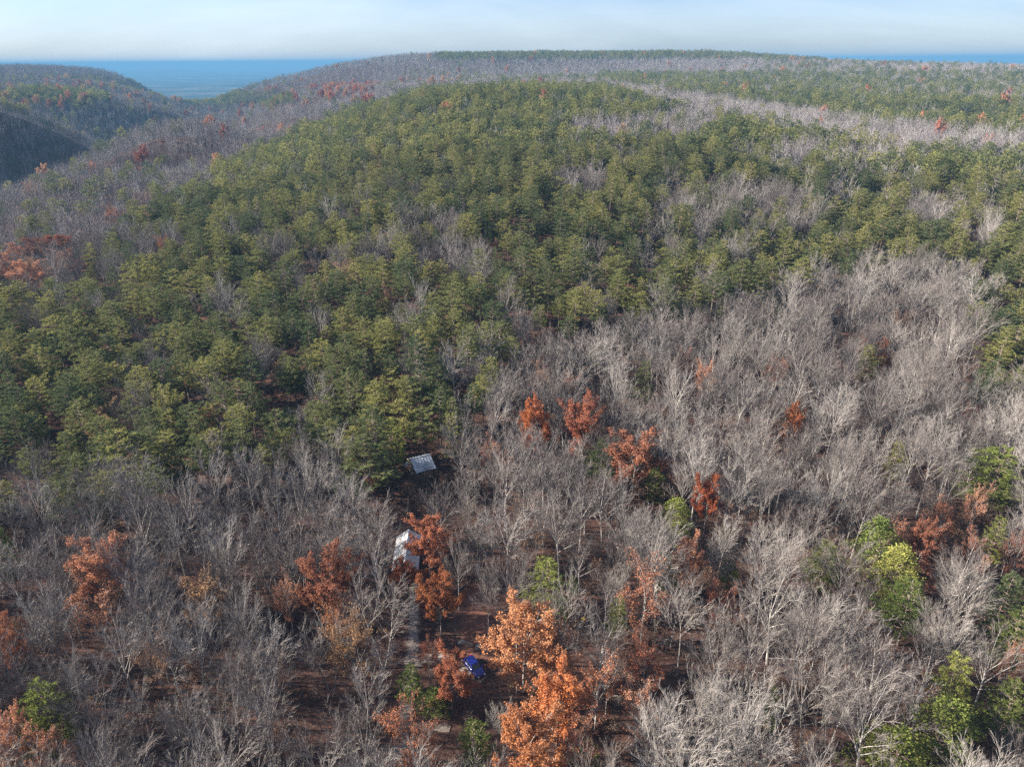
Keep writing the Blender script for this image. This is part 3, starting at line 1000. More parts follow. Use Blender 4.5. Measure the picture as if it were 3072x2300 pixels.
# local +x is the slope that faces the camera, local y runs along the ridge
shed_head = math.atan2(dn.y, dn.x)
shed = house('shed', SHED, shed_head, 2 * run * 0.62, rlen - 0.5, 3.0, 4.2, 0.25, M['roof_old'],
             'weathered shed with blue-grey sheet metal roof below the edge of the pines', 'shed', 0.68)
xe = run * 0.62 + 0.25
roof_slope(shed, 'lean_to_panel', rlen * 1.02, 0.72, xe - 0.12, 2.93, run + 0.35, 2.45, M['roof_old'])
for y in (-rlen * .46, 0, rlen * .46):
    MB().tube(((run + .15, y, -.3), (run + .15, y, 2.5)), (.07, .07), 6).build('post', M['wood'], shed)
for (xx0, yy0, yy1, zz0, zz1, wd) in ((-0.2, -rlen / 2 - 1.5, -rlen / 2 - .28, 2.75, 3.25, 1.1),):
    pr = MB()
    pr.add([(xx0 - wd / 2, yy0, zz0), (xx0 + wd / 2, yy0, zz0), (xx0 + wd / 2, yy1, zz1), (xx0 - wd / 2, yy1, zz1),
            (xx0 - wd / 2, yy0, zz0 + .05), (xx0 + wd / 2, yy0, zz0 + .05), (xx0 + wd / 2, yy1, zz1 + .05), (xx0 - wd / 2, yy1, zz1 + .05)],
           ((0, 3, 2, 1), (4, 5, 6, 7), (0, 1, 5, 4), (1, 2, 6, 5), (2, 3, 7, 6), (3, 0, 4, 7)))
    pr.build('porch_roof', M['roof_old'], shed)
    for x in (xx0 - wd / 2 + .1, xx0 + wd / 2 - .1):
        MB().tube(((x, yy0 + .1, -.3), (x, yy0 + .1, zz0)), (.05, .05), 6).build('post', M['wood'], shed)


# ------------------------------------------------------------------ blue car
def build_car(loc, heading):
    c = empty('parked_car', loc, heading)
    st = [(-2.22, .70, .42, .72), (-2.10, .82, .34, .92), (-1.55, .89, .26, 1.00), (-.6, .90, .24, 1.00), (.35, .90, .24, .99),
          (1.0, .89, .26, .95), (1.6, .86, .28, .86), (2.05, .78, .34, .72), (2.2, .62, .44, .60)]
    V, F = [], []
    for (x, hw, z0, zb) in st:
        prof = [(-hw * .93, z0), (-hw, z0 + (zb - z0) * .35), (-hw * .99, z0 + (zb - z0) * .78), (-hw * .91, zb - .02), (-hw * .5, zb + .03),
                (hw * .5, zb + .03), (hw * .91, zb - .02), (hw * .99, z0 + (zb - z0) * .78), (hw, z0 + (zb - z0) * .35), (hw * .93, z0)]
        V += [(x, y, z) for y, z in prof]
    k = 10
    for i in range(len(st) - 1):
        for j in range(k):
            j2 = (j + 1) % k
            F.append((i * k + j, (i + 1) * k + j, (i + 1) * k + j2, i * k + j2))
    F.append(tuple(range(k)))
    F.append(tuple((len(st) - 1) * k + j for j in range(k))[::-1])
    link('body', mesh_of('body', V, F, [M['paint']], None, True), c)
    gh = [(-1.95, .76, .99), (-1.45, .60, 1.50), (-.3, .63, 1.56), (.15, .60, 1.52), (.95, .76, .97)]
    # cabin shell: belt ring and roof ring
    bx0, bx1, rx0, rx1 = -1.98, 1.0, -1.5, .18
    V = [(bx0, -.78, .99), (bx1, -.76, .96), (bx1, .76, .96), (bx0, .78, .99), (rx0, -.58, 1.48), (rx1, -.58, 1.49), (rx1, .58, 1.49), (rx0, .58, 1.48),
         (-.6, -.60, 1.55), (-.6, .60, 1.55), (-.6, 0, 1.59), (rx0, 0, 1.52), (rx1, 0, 1.53)]
    F = [(0, 1, 5, 8, 4), (2, 3, 7, 9, 6), (1, 2, 6, 12, 5), (3, 0, 4, 11, 7), (4, 8, 10, 11), (11, 10, 9, 7), (8, 5, 12, 10), (10, 12, 6, 9)]
    link('roof', mesh_of('roof', V, F, [M['paint']]), c)

    def quad(name, pts, mat, off):
        P = [Vector(p) for p in pts]
        nn = (P[1] - P[0]).cross(P[3] - P[0]).normalized()
        cen = sum(P, Vector()) / 4
        if nn.dot(cen - Vector((-.4, 0, 1.1))) < 0: nn = -nn
        V = [p + nn * off for p in P] + [p + nn * (off + .012) for p in P]
        return link(name, mesh_of(name, V, ((0, 3, 2, 1), (4, 5, 6, 7), (0, 1, 5, 4), (1, 2, 6, 5), (2, 3, 7, 6), (3, 0, 4, 7)), [mat]), c)

    def inset(a, b, c_, d, u0, u1, v0, v1):
        a, b, c_, d = map(Vector, (a, b, c_, d))
        f = lambda u, v: a.lerp(b, u).lerp(d.lerp(c_, u), v)
        return f(u0, v0), f(u1, v0), f(u1, v1), f(u0, v1)
    quad('windscreen', inset(V[1], V[2], V[6], V[5], .06, .94, .06, .93), M['glass'], .004)
    quad('rear_window', inset(V[3], V[0], V[4], V[7], .1, .9, .15, .9), M['glass'], .004)
    for s in (0, 1):
        q = (V[0], V[1], V[5], V[4]) if s == 0 else (V[3], V[2], V[6], V[7])
        quad('side_window', inset(*q, .12, .50, .14, .88), M['glass'], .004)
        quad('side_window', inset(*q, .54, .90, .14, .88), M['glass'], .004)
    for x in (-1.38, 1.36):
        for s in (-1, 1):
            y0, y1 = s * .72, s * .92
            w = MB()
            R_ = .33
            w.tube(((x, y0, R_), (x, y1, R_)), (R_, R_), 18)
            ty = w.build('tyre', M['rubber'], c)
            w2 = MB(); w2.tube(((x, y1 - s * .01, R_), (x, y1 + s * .012, R_)), (.21, .20), 12)
            w2.build('rim', M['alloy'], ty)
    for s in (-1, 1):
        MB().box(2.02, 2.19, min(s * .40, s * .66), max(s * .40, s * .66), .60, .70).build('headlight', M['lamp'], c)
        MB().box(-2.235, -2.1, min(s * .52, s * .76), max(s * .52, s * .76), .70, .88).build('tail_light', M['tail'], c)
        MB().box(.72, .90, min(s * .88, s * 1.04), max(s * .88, s * 1.04), .95, 1.08).build('wing_mirror', M['paint'], c)
    MB().box(2.12, 2.24, -.55, .55, .36, .50).build('grille', M['trim'], c)
    MB().box(-2.26, -2.12, -.66, .66, .36, .48).build('bumper', M['trim'], c)
    tag(c, 'deep blue hatchback parked on the dirt track between orange oaks', 'car')


r0, f0 = hit(1397, 1966, .8), hit(1449, 2030, .8)
cm = (r0 + f0) / 2
CAR = Vector((cm.x, cm.y, float(ground(cm.x, cm.y)) + 0.09))
build_car(CAR, math.atan2(f0.y - r0.y, f0.x - r0.x))


# ------------------------------------------------------------------ boulders, lumber table, yellow container, fallen logs
def boulder(px, py, rx, ry, rz, mat, label, seed):
    p = hit(px, py)
    bm = bmesh.new()
    bmesh.ops.create_icosphere(bm, subdivisions=3, radius=1)
    r = random.Random(seed)
    planes = [(rv(r), r.uniform(.62, .9)) for _ in range(9)]
    for v in bm.verts:
        for nn, d in planes:
            e = v.co.dot(nn) - d
            if e > 0: v.co -= nn * e * .9
        v.co = Vector((v.co.x * rx, v.co.y * ry, v.co.z * rz))
    me = bpy.data.meshes.new('boulder'); bm.to_mesh(me); bm.free()
    me.materials.append(mat)
    o = link('boulder', me, None, (p.x, p.y, float(ground(p.x, p.y)) + rz * .42))
    o.rotation_euler = (0, 0, r.uniform(-.4, .4))
    tag(o, label, 'boulder', 'boulders beside the leaf strewn clearing')
    return o


boulder(1438, 1946, .68, .58, .66, M['rock'], 'round pale grey boulder, largest of the rocks behind the blue car', 1)
boulder(1458, 1952, .5, .35, .38, M['rock'], 'small pale rock at the foot of the slender lone tree', 2)
boulder(1403, 1934, 1.1, .5, .45, M['rock_tan'], 'long flat tan rock left of the round pale boulder', 3)
boulder(1384, 1929, .75, .55, .5, M['rock'], 'rough grey rock at the left end of the rock row', 4)

pt = hit(1715, 1752)
tb = empty('wooden_table', (pt.x, pt.y, float(ground(pt.x, pt.y))), R(8))
for k in range(4):
    MB().box(-.6, .6, -.38 + k * .19, -.20 + k * .19, .74, .79).build('plank', M['lumber'], tb)
for sx in (-1, 1):
    for sy in (-1, 1):
        MB().box(sx * .5 - .05, sx * .5 + .05, sy * .3 - .05, sy * .3 + .05, 0, .738).build('leg', M['lumber'], tb)
tag(tb, 'small table of raw tan lumber standing among grey trunks', 'table')

py_ = hit(1749, 1862)
bk = empty('yellow_bucket', (py_.x, py_.y, float(ground(py_.x, py_.y))))
bd = MB(); bd.tube(((0, 0, 0), (0, 0, .2), (0, 0, .45), (0, 0, .5)), (.24, .28, .31, .33), 14); bd.build('bucket_body', M['yellow'], bk)
ld = MB(); ld.tube(((.36, 0, .0), (.36, 0, .12), (.36, 0, .26)), (.16, .18, .19), 12); ld.build('red_tub', M['redplastic'], bk)
tag(bk, 'yellow bucket with a red tub at its side on the shaded forest floor', 'bucket')


def log(px1, py1, px2, py2, r_, label):
    a, b = hit(px1, py1), hit(px2, py2)
    a.z = float(ground(a.x, a.y)) + r_ * .8; b.z = float(ground(b.x, b.y)) + r_ * .9
    g = MB()
    g.tube((a, a.lerp(b, .35) + Vector((.06, .1, .03)), a.lerp(b, .7) + Vector((-.08, .05, .05)), b), (r_, r_ * .85, r_ * .6, r_ * .3), 7)
    o = empty('fallen_log', (0, 0, 0))
    tr_ = g.build('trunk', M['bark'], o)
    br = MB()
    for k, sgn in ((.55, 1), (.72, -1), (.85, 1)):
        p = a.lerp(b, k); d = (b - a).normalized(); s = Vector((-d.y, d.x, .35)) * sgn
        br.tube((p, p + d * .5 + s * .7, p + d * 1.2 + s * 1.1 + Vector((0, 0, .2))), (r_ * .35, r_ * .25, .01), 5)
    br.build('branch', M['bark'], o)
    tag(o, label, 'log', 'fallen logs on the forest floor')


log(1372, 1772, 1420, 1740, .16, 'pale fallen branch at the top left of the clearing')
log(800, 2330, 870, 2185, .2, 'fallen log lying across the floor at the bottom left')
log(2420, 1985, 2300, 1975, .2, 'pale fallen log on bare red ground between grey trees')
log(330, 1955, 395, 1950, .2, 'white fallen log below the salmon oak')

# ------------------------------------------------------------------ trees that stand out, one by one
def crown_rad(kd):
    co = np.empty(len(kd.whole.vertices) * 3, dtype=np.float32)
    kd.whole.vertices.foreach_get('co', co)
    co = co.reshape(-1, 3)
    return float(np.percentile(np.hypot(co[:, 0], co[:, 1]), 93)), float(co[:, 2].max())


for group_ in (BARE, BARE_FAR, OAK, OAK_THIN, OAK_FAR, PINE, PINE_FAR, EVER, EPINE, SAP, [SNAG]):
    for kd in group_:
        kd.rad, kd.H = crown_rad(kd)

heroes = []                                       # (x, y, radius, px, py, rx, ry, depth) in the place and in the photograph
landmarks = []                                    # (name, px, py)
SCL = 3072 / 2212.0


def hero(cx, cy, w, h, kinds, H, label, cat, leaf=None, group=None, name=None, centre=0.64, lm=None):
    """(cx, cy, w, h): its crown in the 2212 pixel wide view; H its height in metres"""
    p = hit(cx * SCL, cy * SCL, H * centre)
    depth = (p - Vector((0, 0, CAM_Z))).dot(FWD)
    rad = w * SCL / 2 / FPX * depth * (1.22 if cat == 'evergreen tree' else 1.0)
    kd = kinds[len(heroes) % len(kinds)]
    z0 = float(ground(p.x, p.y))
    s = rad / kd.rad
    t = plant(name, kd, (p.x, p.y, z0), random.uniform(0, 6.28), (s, s, H / kd.H), label, cat, group, leaf)
    heroes.append((p.x, p.y, rad, cx * SCL, cy * SCL, w * SCL / 2, h * SCL / 2, depth))
    if lm:
        landmarks.append((lm, cx * SCL, cy * SCL))
    return t


OAKS = 'oaks that keep their autumn leaves'
for (cx, cy, w, h, kinds, H, leaf, label, lm) in (
    (1152, 912, 72, 60, OAK, 16, 'vivid', 'fiery red-orange oak, smaller neighbour left of the big brick red oak', 'the fiery red-orange oak'),
    (1152, 962, 50, 60, OAK_THIN, 11, 'vivid', 'thin low orange oak just below the fiery red-orange oak', None),
    (1263, 912, 100, 105, OAK, 18, 'red', 'big brick red oak with a rounded double top', 'the big brick red oak'),
    (1372, 985, 125, 115, OAK, 17, 'salmon', 'wide salmon oak with pale limbs below the brick red oak', 'the wide salmon oak'),
    (1440, 1022, 55, 50, OAK_THIN, 12, 'red', 'dull red small oak at the right of the wide salmon oak', None),
    (1529, 1078, 64, 74, OAK, 15, 'vivid', 'glowing orange oak beside the bright green upright tree', 'the glowing orange oak'),
    (1714, 908, 44, 62, OAK, 13, 'vivid', 'narrow orange oak alone in the grey wood on the upper right', 'the narrow orange oak'),
    (924, 1168, 104, 130, OAK, 15, 'red', 'red oak leaning over the right side of the bright cabin roof', 'the red oak over the cabin'),
    (872, 1240, 66, 48, OAK, 8, 'red', 'low crimson oak in front of the near end of the cabin', 'the low crimson oak'),
    (948, 1290, 96, 84, OAK, 13, 'orange', 'orange oak just below the red oak by the cabin', 'the orange oak below the cabin'),
    (708, 1250, 128, 105, OAK, 17, 'salmon', 'domed rust orange oak left of the cabin', 'the domed rust oak'),
    (218, 1232, 132, 120, OAK, 18, 'salmon', 'tall salmon orange oak, largest coloured tree on the left', 'the tall salmon oak'),
    (205, 1310, 110, 70, OAK_THIN, 12, 'salmon', 'thin pale orange oak under the tall salmon oak', None),
    (1132, 1372, 150, 125, OAK, 18, 'orange', 'huge tan orange oak right of the leaf strewn clearing', 'the huge tan orange oak'),
    (1178, 1430, 140, 100, OAK_THIN, 14, 'orange', 'half bare tan oak against the huge tan orange oak', None),
    (1205, 1505, 120, 90, OAK, 15, 'vivid', 'rust red oak below the huge tan orange oak', 'the rust red oak'),
    (1290, 1480, 100, 80, OAK_THIN, 15, 'russet', 'half bare russet oak right of the rust red oak', None),
    (1140, 1605, 150, 90, OAK, 17, 'orange', 'wide orange oak cut by the bottom edge of the photo', 'the wide bottom oak'),
    (1240, 1610, 110, 80, OAK_THIN, 15, 'salmon', 'half bare salmon oak beside the wide orange oak at the bottom', None),
    (972, 1452, 90, 84, OAK, 13, 'red', 'rosy red oak left of the blue car', 'the rosy red oak'),
    (925, 1412, 52, 60, OAK_THIN, 8, 'red', 'dark red bushy small oak between the track and the rosy oak', None),
    (1486, 1215, 72, 66, OAK, 15, 'salmon', 'coral orange oak below the bright green upright tree', 'the coral orange oak'),
    (1395, 1275, 110, 90, OAK_THIN, 17, 'salmon', 'pale half bare oak with coral tips left of the coral oak', 'the pale coral tipped oak'),
    (1565, 1300, 90, 50, OAK_THIN, 11, 'red', 'low dull red oak right of the pale coral tipped oak', None),
    (1990, 1178, 64, 84, OAK, 14, 'salmon', 'pink orange oak right of the large light green trees', 'the pink orange oak'),
    (2000, 1235, 60, 40, OAK_THIN, 10, 'red', 'thin pinkish tree below the pink orange oak', None),
    (1523, 818, 48, 46, OAK_THIN, 15, 'red', 'dusty red half bare tree in the upper grey wood', 'the dusty red tree'),
    (1905, 757, 32, 24, OAK, 11, 'vivid', 'small orange tree behind the lone round pine at upper right', None),
    (1868, 752, 30, 24, OAK_THIN, 11, 'red', 'small rose tree at the left of the lone round pine', None),
    (20, 1400, 66, 84, OAK, 16, 'salmon', 'dull red oak cut by the left edge of the photo', 'the dull edge oak'),
    (28, 1600, 84, 70, OAK, 14, 'salmon', 'peach orange oak in the bottom left corner', 'the peach oak in the corner'),
    (110, 1610, 90, 66, OAK_THIN, 13, 'russet', 'half bare russet oak in the bottom left beside the green pine', None),
    (760, 1390, 110, 90, OAK_THIN, 16, 'tan', 'sparse tan leaved tree below the domed rust oak', 'the sparse tan tree'),
    (730, 1335, 70, 44, OAK_THIN, 12, 'orange', 'thin orange tree hidden under the domed rust oak', None),
    (890, 1592, 130, 80, OAK_THIN, 15, 'russet', 'half bare pinkish brown oak left of the dark green bottom pine', 'the pinkish brown oak'),
    (445, 1298, 90, 66, OAK_THIN, 15, 'tan', 'sparse yellow brown tree between the salmon and the rust oaks', 'the sparse yellow brown tree'),
    (330, 1420, 90, 60, OAK_THIN, 13, 'brown', 'dull brown leaved tree in the lower left grey wood', None),
    (2108, 1086, 46, 60, OAK_THIN, 14, 'salmon', 'thin peach coloured tree near the right edge above the green pines', None),
    (2108, 892, 56, 28, OAK_THIN, 9, 'vivid', 'flat orange thicket tree near the right edge', None),
    (2200, 1190, 60, 70, OAK_THIN, 14, 'red', 'half bare rose tree at the right edge', None),
    (803, 1048, 44, 40, OAK_THIN, 9, 'red', 'low reddish tree just left of the shed', None),
    (1480, 780, 40, 34, OAK_THIN, 12, 'russet', 'thin faded russet tree in the upper grey wood', None),
    (620, 1290, 60, 50, OAK_THIN, 12, 'salmon', 'small thin peach tree left of the domed rust oak', None),
    (1160, 738, 50, 44, OAK_THIN, 12, 'brown', 'brownish tree on the corner of the pine stand', None),
    (755, 590, 60, 34, OAK_THIN, 14, 'brown', 'rusty brown crown standing among the green pines', 'the rusty crown among pines'),
    (225, 905, 64, 40, OAK_THIN, 14, 'tan', 'faded yellow brown crown among the pines on the left', 'the faded tan crown among pines'),
    (2190, 1420, 50, 50, OAK_THIN, 13, 'red', 'dull red thin tree near the lower right edge', None),
    (1620, 1265, 40, 36, OAK_THIN, 9, 'russet', 'tiny russet tree right of the low dull red oak', None),
    (108, 538, 110, 56, OAK, 17, 'red', 'broad red oak in the coloured clump on the far left', 'the broad far red oak'),
    (40, 560, 90, 52, OAK, 16, 'salmon', 'orange oak left of the broad red oak on the far left', None),
    (70, 590, 90, 40, OAK, 15, 'salmon', 'orange oak in front of the broad red oak on the far left', None),
    (150, 560, 70, 34, OAK_THIN, 15, 'salmon', 'faded pink oak right of the broad red oak on the far left', None),
    (8, 600, 60, 40, OAK, 14, 'orange', 'light orange oak at the left edge beside the coloured clump', None),
    (252, 470, 42, 22, OAK, 13, 'salmon', 'small orange crown in the grey wood left of the pines', None),
    (322, 470, 20, 18, OAK, 12, 'vivid', 'bright orange crown at the rim of the pine stand on the left', None),
    (205, 415, 34, 22, OAK, 13, 'salmon', 'pinkish crown in the grey wood on the upper left', None),
    (302, 374, 34, 18, OAK, 13, 'vivid', 'orange crown high in the left grey wood', None),
    (180, 462, 40, 22, OAK_THIN, 13, 'salmon', 'faded orange crown next to a grey thicket on the left', None),
):
    hero(cx, cy, w, h, kinds, H, label, 'oak tree', M['leaf_' + leaf], OAKS, 'oak_tree', 0.60, lm)

EG = 'evergreen trees scattered in the leafless wood'
for (cx, cy, w, h, kinds, H, leaf, label, lm) in (
    (1459, 1118, 66, 92, EVER, 12, 'evergreen', 'bright green upright tree beside the glowing orange oak', 'the bright green upright tree'),
    (1180, 1262, 78, 92, EPINE, 13, 'evergreen', 'yellow green round pine above the huge tan orange oak', 'the yellow green round pine'),
    (1216, 1314, 36, 40, EVER, 6, 'evergreen', 'small bright green bushy tree at the foot of the yellow green pine', None),
    (1574, 1240, 46, 44, EVER, 8, 'evergreen', 'small vivid green tree beside the coral orange oak', 'the small vivid green tree'),
    (1896, 1176, 98, 92, EVER, 14, 'evergreen', 'large light green tree, upper one of the tall green group', 'the large light green tree'),
    (1938, 1234, 96, 88, EVER, 13, 'evergreen', 'light green tree in the middle of the tall green group', None),
    (1962, 1310, 100, 100, EPINE, 13, 'evergreen', 'darker green pine at the bottom of the tall green group', None),
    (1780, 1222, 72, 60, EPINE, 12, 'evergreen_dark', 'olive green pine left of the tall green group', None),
    (2040, 1572, 124, 112, EVER, 13, 'evergreen', 'glowing yellow green tree at the bottom right', 'the glowing yellow green tree'),
    (2054, 1480, 84, 66, EPINE, 14, 'evergreen', 'mid green pine directly above the glowing yellow green tree', None),
    (1935, 1628, 130, 60, EVER, 11, 'evergreen', 'bright green tree cut by the bottom edge at right', None),
    (2155, 1025, 116, 90, EPINE, 15, 'evergreen', 'broad olive pine near the right edge in the grey wood', 'the broad olive pine'),
    (2165, 1300, 90, 80, EPINE, 15, 'needle', 'dark green pine at the lower right edge', None),
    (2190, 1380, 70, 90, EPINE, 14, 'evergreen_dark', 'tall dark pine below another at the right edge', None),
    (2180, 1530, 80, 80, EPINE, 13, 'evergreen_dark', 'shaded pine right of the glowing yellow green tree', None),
    (104, 1540, 100, 76, EPINE, 14, 'evergreen', 'lime green pine in the bottom left grey wood', 'the lime green pine'),
    (892, 1472, 54, 66, EPINE, 9, 'evergreen', 'pointed green tree at the edge of the dirt track', 'the pointed green tree'),
    (938, 1512, 58, 40, EVER, 6, 'evergreen_dark', 'low olive bush right of the pointed green tree', None),
    (1022, 1612, 72, 76, EPINE, 11, 'evergreen_dark', 'dark green pine at the bottom left of the wide orange oak', 'the dark green bottom pine'),
    (1394, 822, 42, 60, EPINE, 14, 'needle', 'single green pine among grey trees above the brick red oak', 'the single green pine'),
    (785, 992, 120, 76, EPINE, 15, 'needle', 'big yellow green pine just left of the shed', 'the big pine by the shed'),
    (845, 958, 60, 40, EPINE, 15, 'evergreen', 'sunlit pine top directly behind the shed', None),
    (1868, 782, 52, 50, EPINE, 13, 'needle', 'lone round pine in the upper right grey wood', 'the lone round pine'),
    (10, 1196, 50, 46, EPINE, 14, 'evergreen_dark', 'green pine cut by the left edge beside grey trees', None),
    (1932, 992, 46, 50, EPINE, 12, 'needle', 'pale green pine between grey trees on the right', 'the pale green pine'),
    (1338, 1330, 40, 60, EPINE, 10, 'evergreen_dark', 'dark slim pine below the pale coral tipped oak', None),
    (1662, 1530, 38, 60, EPINE, 11, 'evergreen_dark', 'slim olive pine in the lower grey wood', 'the slim olive pine'),
    (972, 940, 40, 26, EPINE, 14, 'needle', 'small pine top between the shed and the fiery oak', None),
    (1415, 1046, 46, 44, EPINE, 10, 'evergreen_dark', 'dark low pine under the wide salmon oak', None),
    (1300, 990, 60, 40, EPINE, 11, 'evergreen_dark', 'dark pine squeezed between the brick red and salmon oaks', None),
    (1440, 1235, 46, 36, EVER, 9, 'evergreen_dark', 'olive bushy tree left of the coral orange oak', None),
    (2150, 1165, 50, 40, EPINE, 12, 'evergreen_dark', 'olive pine above the dark pines at the right edge', None),
    (1275, 1640, 56, 40, EPINE, 8, 'evergreen_dark', 'dark low pine at the bottom right of the wide orange oak', None),
    (1360, 700, 44, 40, EPINE, 13, 'needle', 'pine at the tip of the stand above the grey wood', 'the pine at the stand tip'),
    (395, 1020, 60, 40, EPINE, 13, 'needle', 'low pine on the lower edge of the dark stand at left', 'the low edge pine'),
):
    hero(cx, cy, w, h, kinds, H, label, 'evergreen tree', M[leaf], EG, 'evergreen_tree', 0.60, lm)

GB = 'leafless trees of the foreground wood'
for (cx, cy, w, h, H, ki, label, lm) in (
    (1895, 1450, 190, 190, 21, 8, 'biggest bare white tree, a broad fan at the lower right', 'the biggest bare white tree'),
    (1820, 1480, 110, 120, 18, 5, 'pale forked bare tree joined to the biggest white tree on its left', None),
    (1845, 1290, 104, 110, 18, 2, 'fan shaped pale bare tree above the biggest white tree', 'the fan shaped pale tree'),
    (2065, 1375, 104, 120, 18, 4, 'round headed bare tree above the yellow green tree at lower right', 'the round headed bare tree'),
    (1652, 1050, 84, 120, 21, 3, 'tall bare tree with a bright trunk right of the glowing orange oak', None),
    (1700, 1190, 100, 130, 21, 1, 'tall bare tree with a long white trunk left of the olive green pine', 'the tall white trunk'),
    (570, 1040, 110, 110, 18, 4, 'broad pale bare tree on the edge of the pines at left', 'the broad pale tree'),
    (560, 1545, 130, 140, 19, 5, 'forked bare tree with pale limbs at the lower left', 'the forked bare tree'),
    (530, 1330, 120, 120, 19, 2, 'bare oak with a thick forked trunk between the tan and rust trees', None),
    (250, 1620, 110, 80, 15, 6, 'white twiggy bare tree at the bottom edge on the left', None),
    (1255, 1080, 80, 90, 18, 0, 'bare tree with a clean outline below the salmon oak', None),
    (1990, 640, 90, 90, 19, 3, 'tall bare tree at the top of the grey wood on the right', 'the topmost tall tree'),
    (1270, 750, 130, 90, 20, 2, 'broad bare tree at the corner of the pine stand', 'the broad corner tree'),
    (1130, 1225, 70, 60, 15, 6, 'leafy branched bare tree just right of the red oak over the cabin', None),
    (985, 1195, 80, 120, 18, 0, 'bare tree with a curved low limb right of the cabin', 'the curved limb tree'),
    (1088, 1545, 76, 60, 10, 4, 'round bare tree just below the blue car', 'the round bare tree'),
):
    kd = BARE[ki]
    p = hit(cx * SCL, cy * SCL, H * 0.66)
    depth = (p - Vector((0, 0, CAM_Z))).dot(FWD)
    rad = w * SCL / 2 / FPX * depth
    s = rad / kd.rad
    plant('bare_tree', kd, (p.x, p.y, float(ground(p.x, p.y))), random.uniform(0, 6.28), (s, s, H / kd.H), label, 'bare tree', GB)
    heroes.append((p.x, p.y, rad, cx * SCL, cy * SCL, w * SCL / 2, h * SCL / 2, depth))
    if lm: landmarks.append((lm, cx * SCL, cy * SCL))
# the slender lone tree in the clearing, and a dead snag on the edge of the pines
p = hit(1465, 1957)
plant('bare_tree', BARE[3], (p.x, p.y, float(ground(p.x, p.y))), 1.0, (.52, .52, 1.0), 'slender lone bare tree with a bare straight trunk in the red clearing', 'bare tree', GB)
landmarks.append(('the slender lone tree', 1458, 1760))
heroes.append((p.x, p.y, 1.5, 1458, 1760, 40, 90, 105))
p = hit(570, 1470, 8)
plant('dead_tree', SNAG, (p.x, p.y, float(ground(p.x, p.y))), .4, (1.1, 1.1, 1.1), 'bleached dead tree with bare snapped limbs at the edge of the pines', 'dead tree', None)
heroes.append((p.x, p.y, 2.5, 570, 1440, 45, 50, 140))
landmarks += [('the cabin', 1222, 1645), ('the shed', 1262, 1392), ('the blue car', 1425, 2005), ('the round pale boulder', 1438, 1946)]


# ------------------------------------------------------------------ the woods: which tree grows where
def inside_ell(x, y, ells):
    m_ = np.zeros(len(x), bool)
    for (cx, cy, rx, ry) in ells:
        m_ |= ((x - cx) / rx) ** 2 + ((y - cy) / ry) ** 2 < 1
    return m_


def in_poly(x, y, poly):
    r = np.zeros(len(x), bool)
    j = len(poly) - 1
    for i in range(len(poly)):
        (xi, yi), (xj, yj) = poly[i], poly[j]
        c = ((yi > y) != (yj > y)) & (x < (xj - xi) * (y - yi) / (yj - yi + 1e-12) + xi)
        r ^= c
        j = i
    return r


def candidates(rmin, rmax, s, amax):
    xs = np.arange(-rmax * math.sin(amax), rmax * math.sin(amax), s)
    ys = np.arange(-5, rmax, s)
    X, Y = np.meshgrid(xs, ys)
    X[::2] += s / 2
    X = X + rng.uniform(-.46, .46, X.shape) * s
    Y = Y + rng.uniform(-.46, .46, Y.shape) * s
    X, Y = X.ravel(), Y.ravel()
    d = np.hypot(X, Y)
    a = np.arctan2(X, Y)
    k = (d >= rmin) & (d < rmax) & (np.abs(a) < amax)
    return X[k], Y[k]


cx_, cy_, cp_ = [], [], []
for is_pine, sets in ((False, ((28, 300, 5.5, 1.25), (300, 800, 5.8, .80), (800, 2750, 7.4, .68))),
                      (True, ((28, 300, 6.2, 1.25), (300, 800, 6.3, .80), (800, 2750, 7.8, .68)))):
    for args in sets:
        a_, b_ = candidates(*args)
        cx_.append(a_); cy_.append(b_); cp_.append(np.full(len(a_), is_pine))
X, Y, PS = np.concatenate(cx_), np.concatenate(cy_), np.concatenate(cp_)
D = np.hypot(X, Y)
Z = ground(X, Y)
px, py, dep = project(np.stack([X, Y, Z + 12], 1))
near = D < 260
ok = (dep > 10) & (px > np.where(near, -750, -160)) & (px < 3072 + np.where(near, 330, 160)) & (py < 3150) & (py > -200)
# hidden ground: keep only what the camera's line of sight can reach (with a wide margin)
azs = np.arctan2(X, Y)
tn = (Z + 18 - CAM_Z) / D
seen_ok = np.ones(len(X), bool)
far_i = np.where(D > 450)[0]
for f in (0.35, 0.45, 0.55, 0.65, 0.75, 0.85, 0.93):
    dq = D[far_i] * f
    zz = ground(np.sin(azs[far_i]) * dq, np.cos(azs[far_i]) * dq) + 9
    seen_ok[far_i] &= ((zz - CAM_Z) / dq) < tn[far_i] + 0.012
ok &= seen_ok
X, Y, Z, D, px, py, dep, PS = (v[ok] for v in (X, Y, Z, D, px, py, dep, PS))
u, v = px / SCL, py / SCL                          # in the 2212 pixel wide view
n1 = fbm2(X / 22, Y / 22, 3, 21)
n2 = fbm2(X / 75, Y / 75, 3, 33)
n3 = fbm2(X / 160, Y / 160, 3, 55)
# one throw of the dice per patch of ground, so that both sets agree on what grows there
_cell = (np.floor(X / 7.5).astype(np.int64) * 73856093) ^ (np.floor(Y / 7.5).astype(np.int64) * 19349663)
rnd = ((_cell * 2654435761) % 1000003) / 1000003.0
kind = np.zeros(len(X), int)                       # 0 bare, 1 pine, 2 coloured oak, 4 evergreen

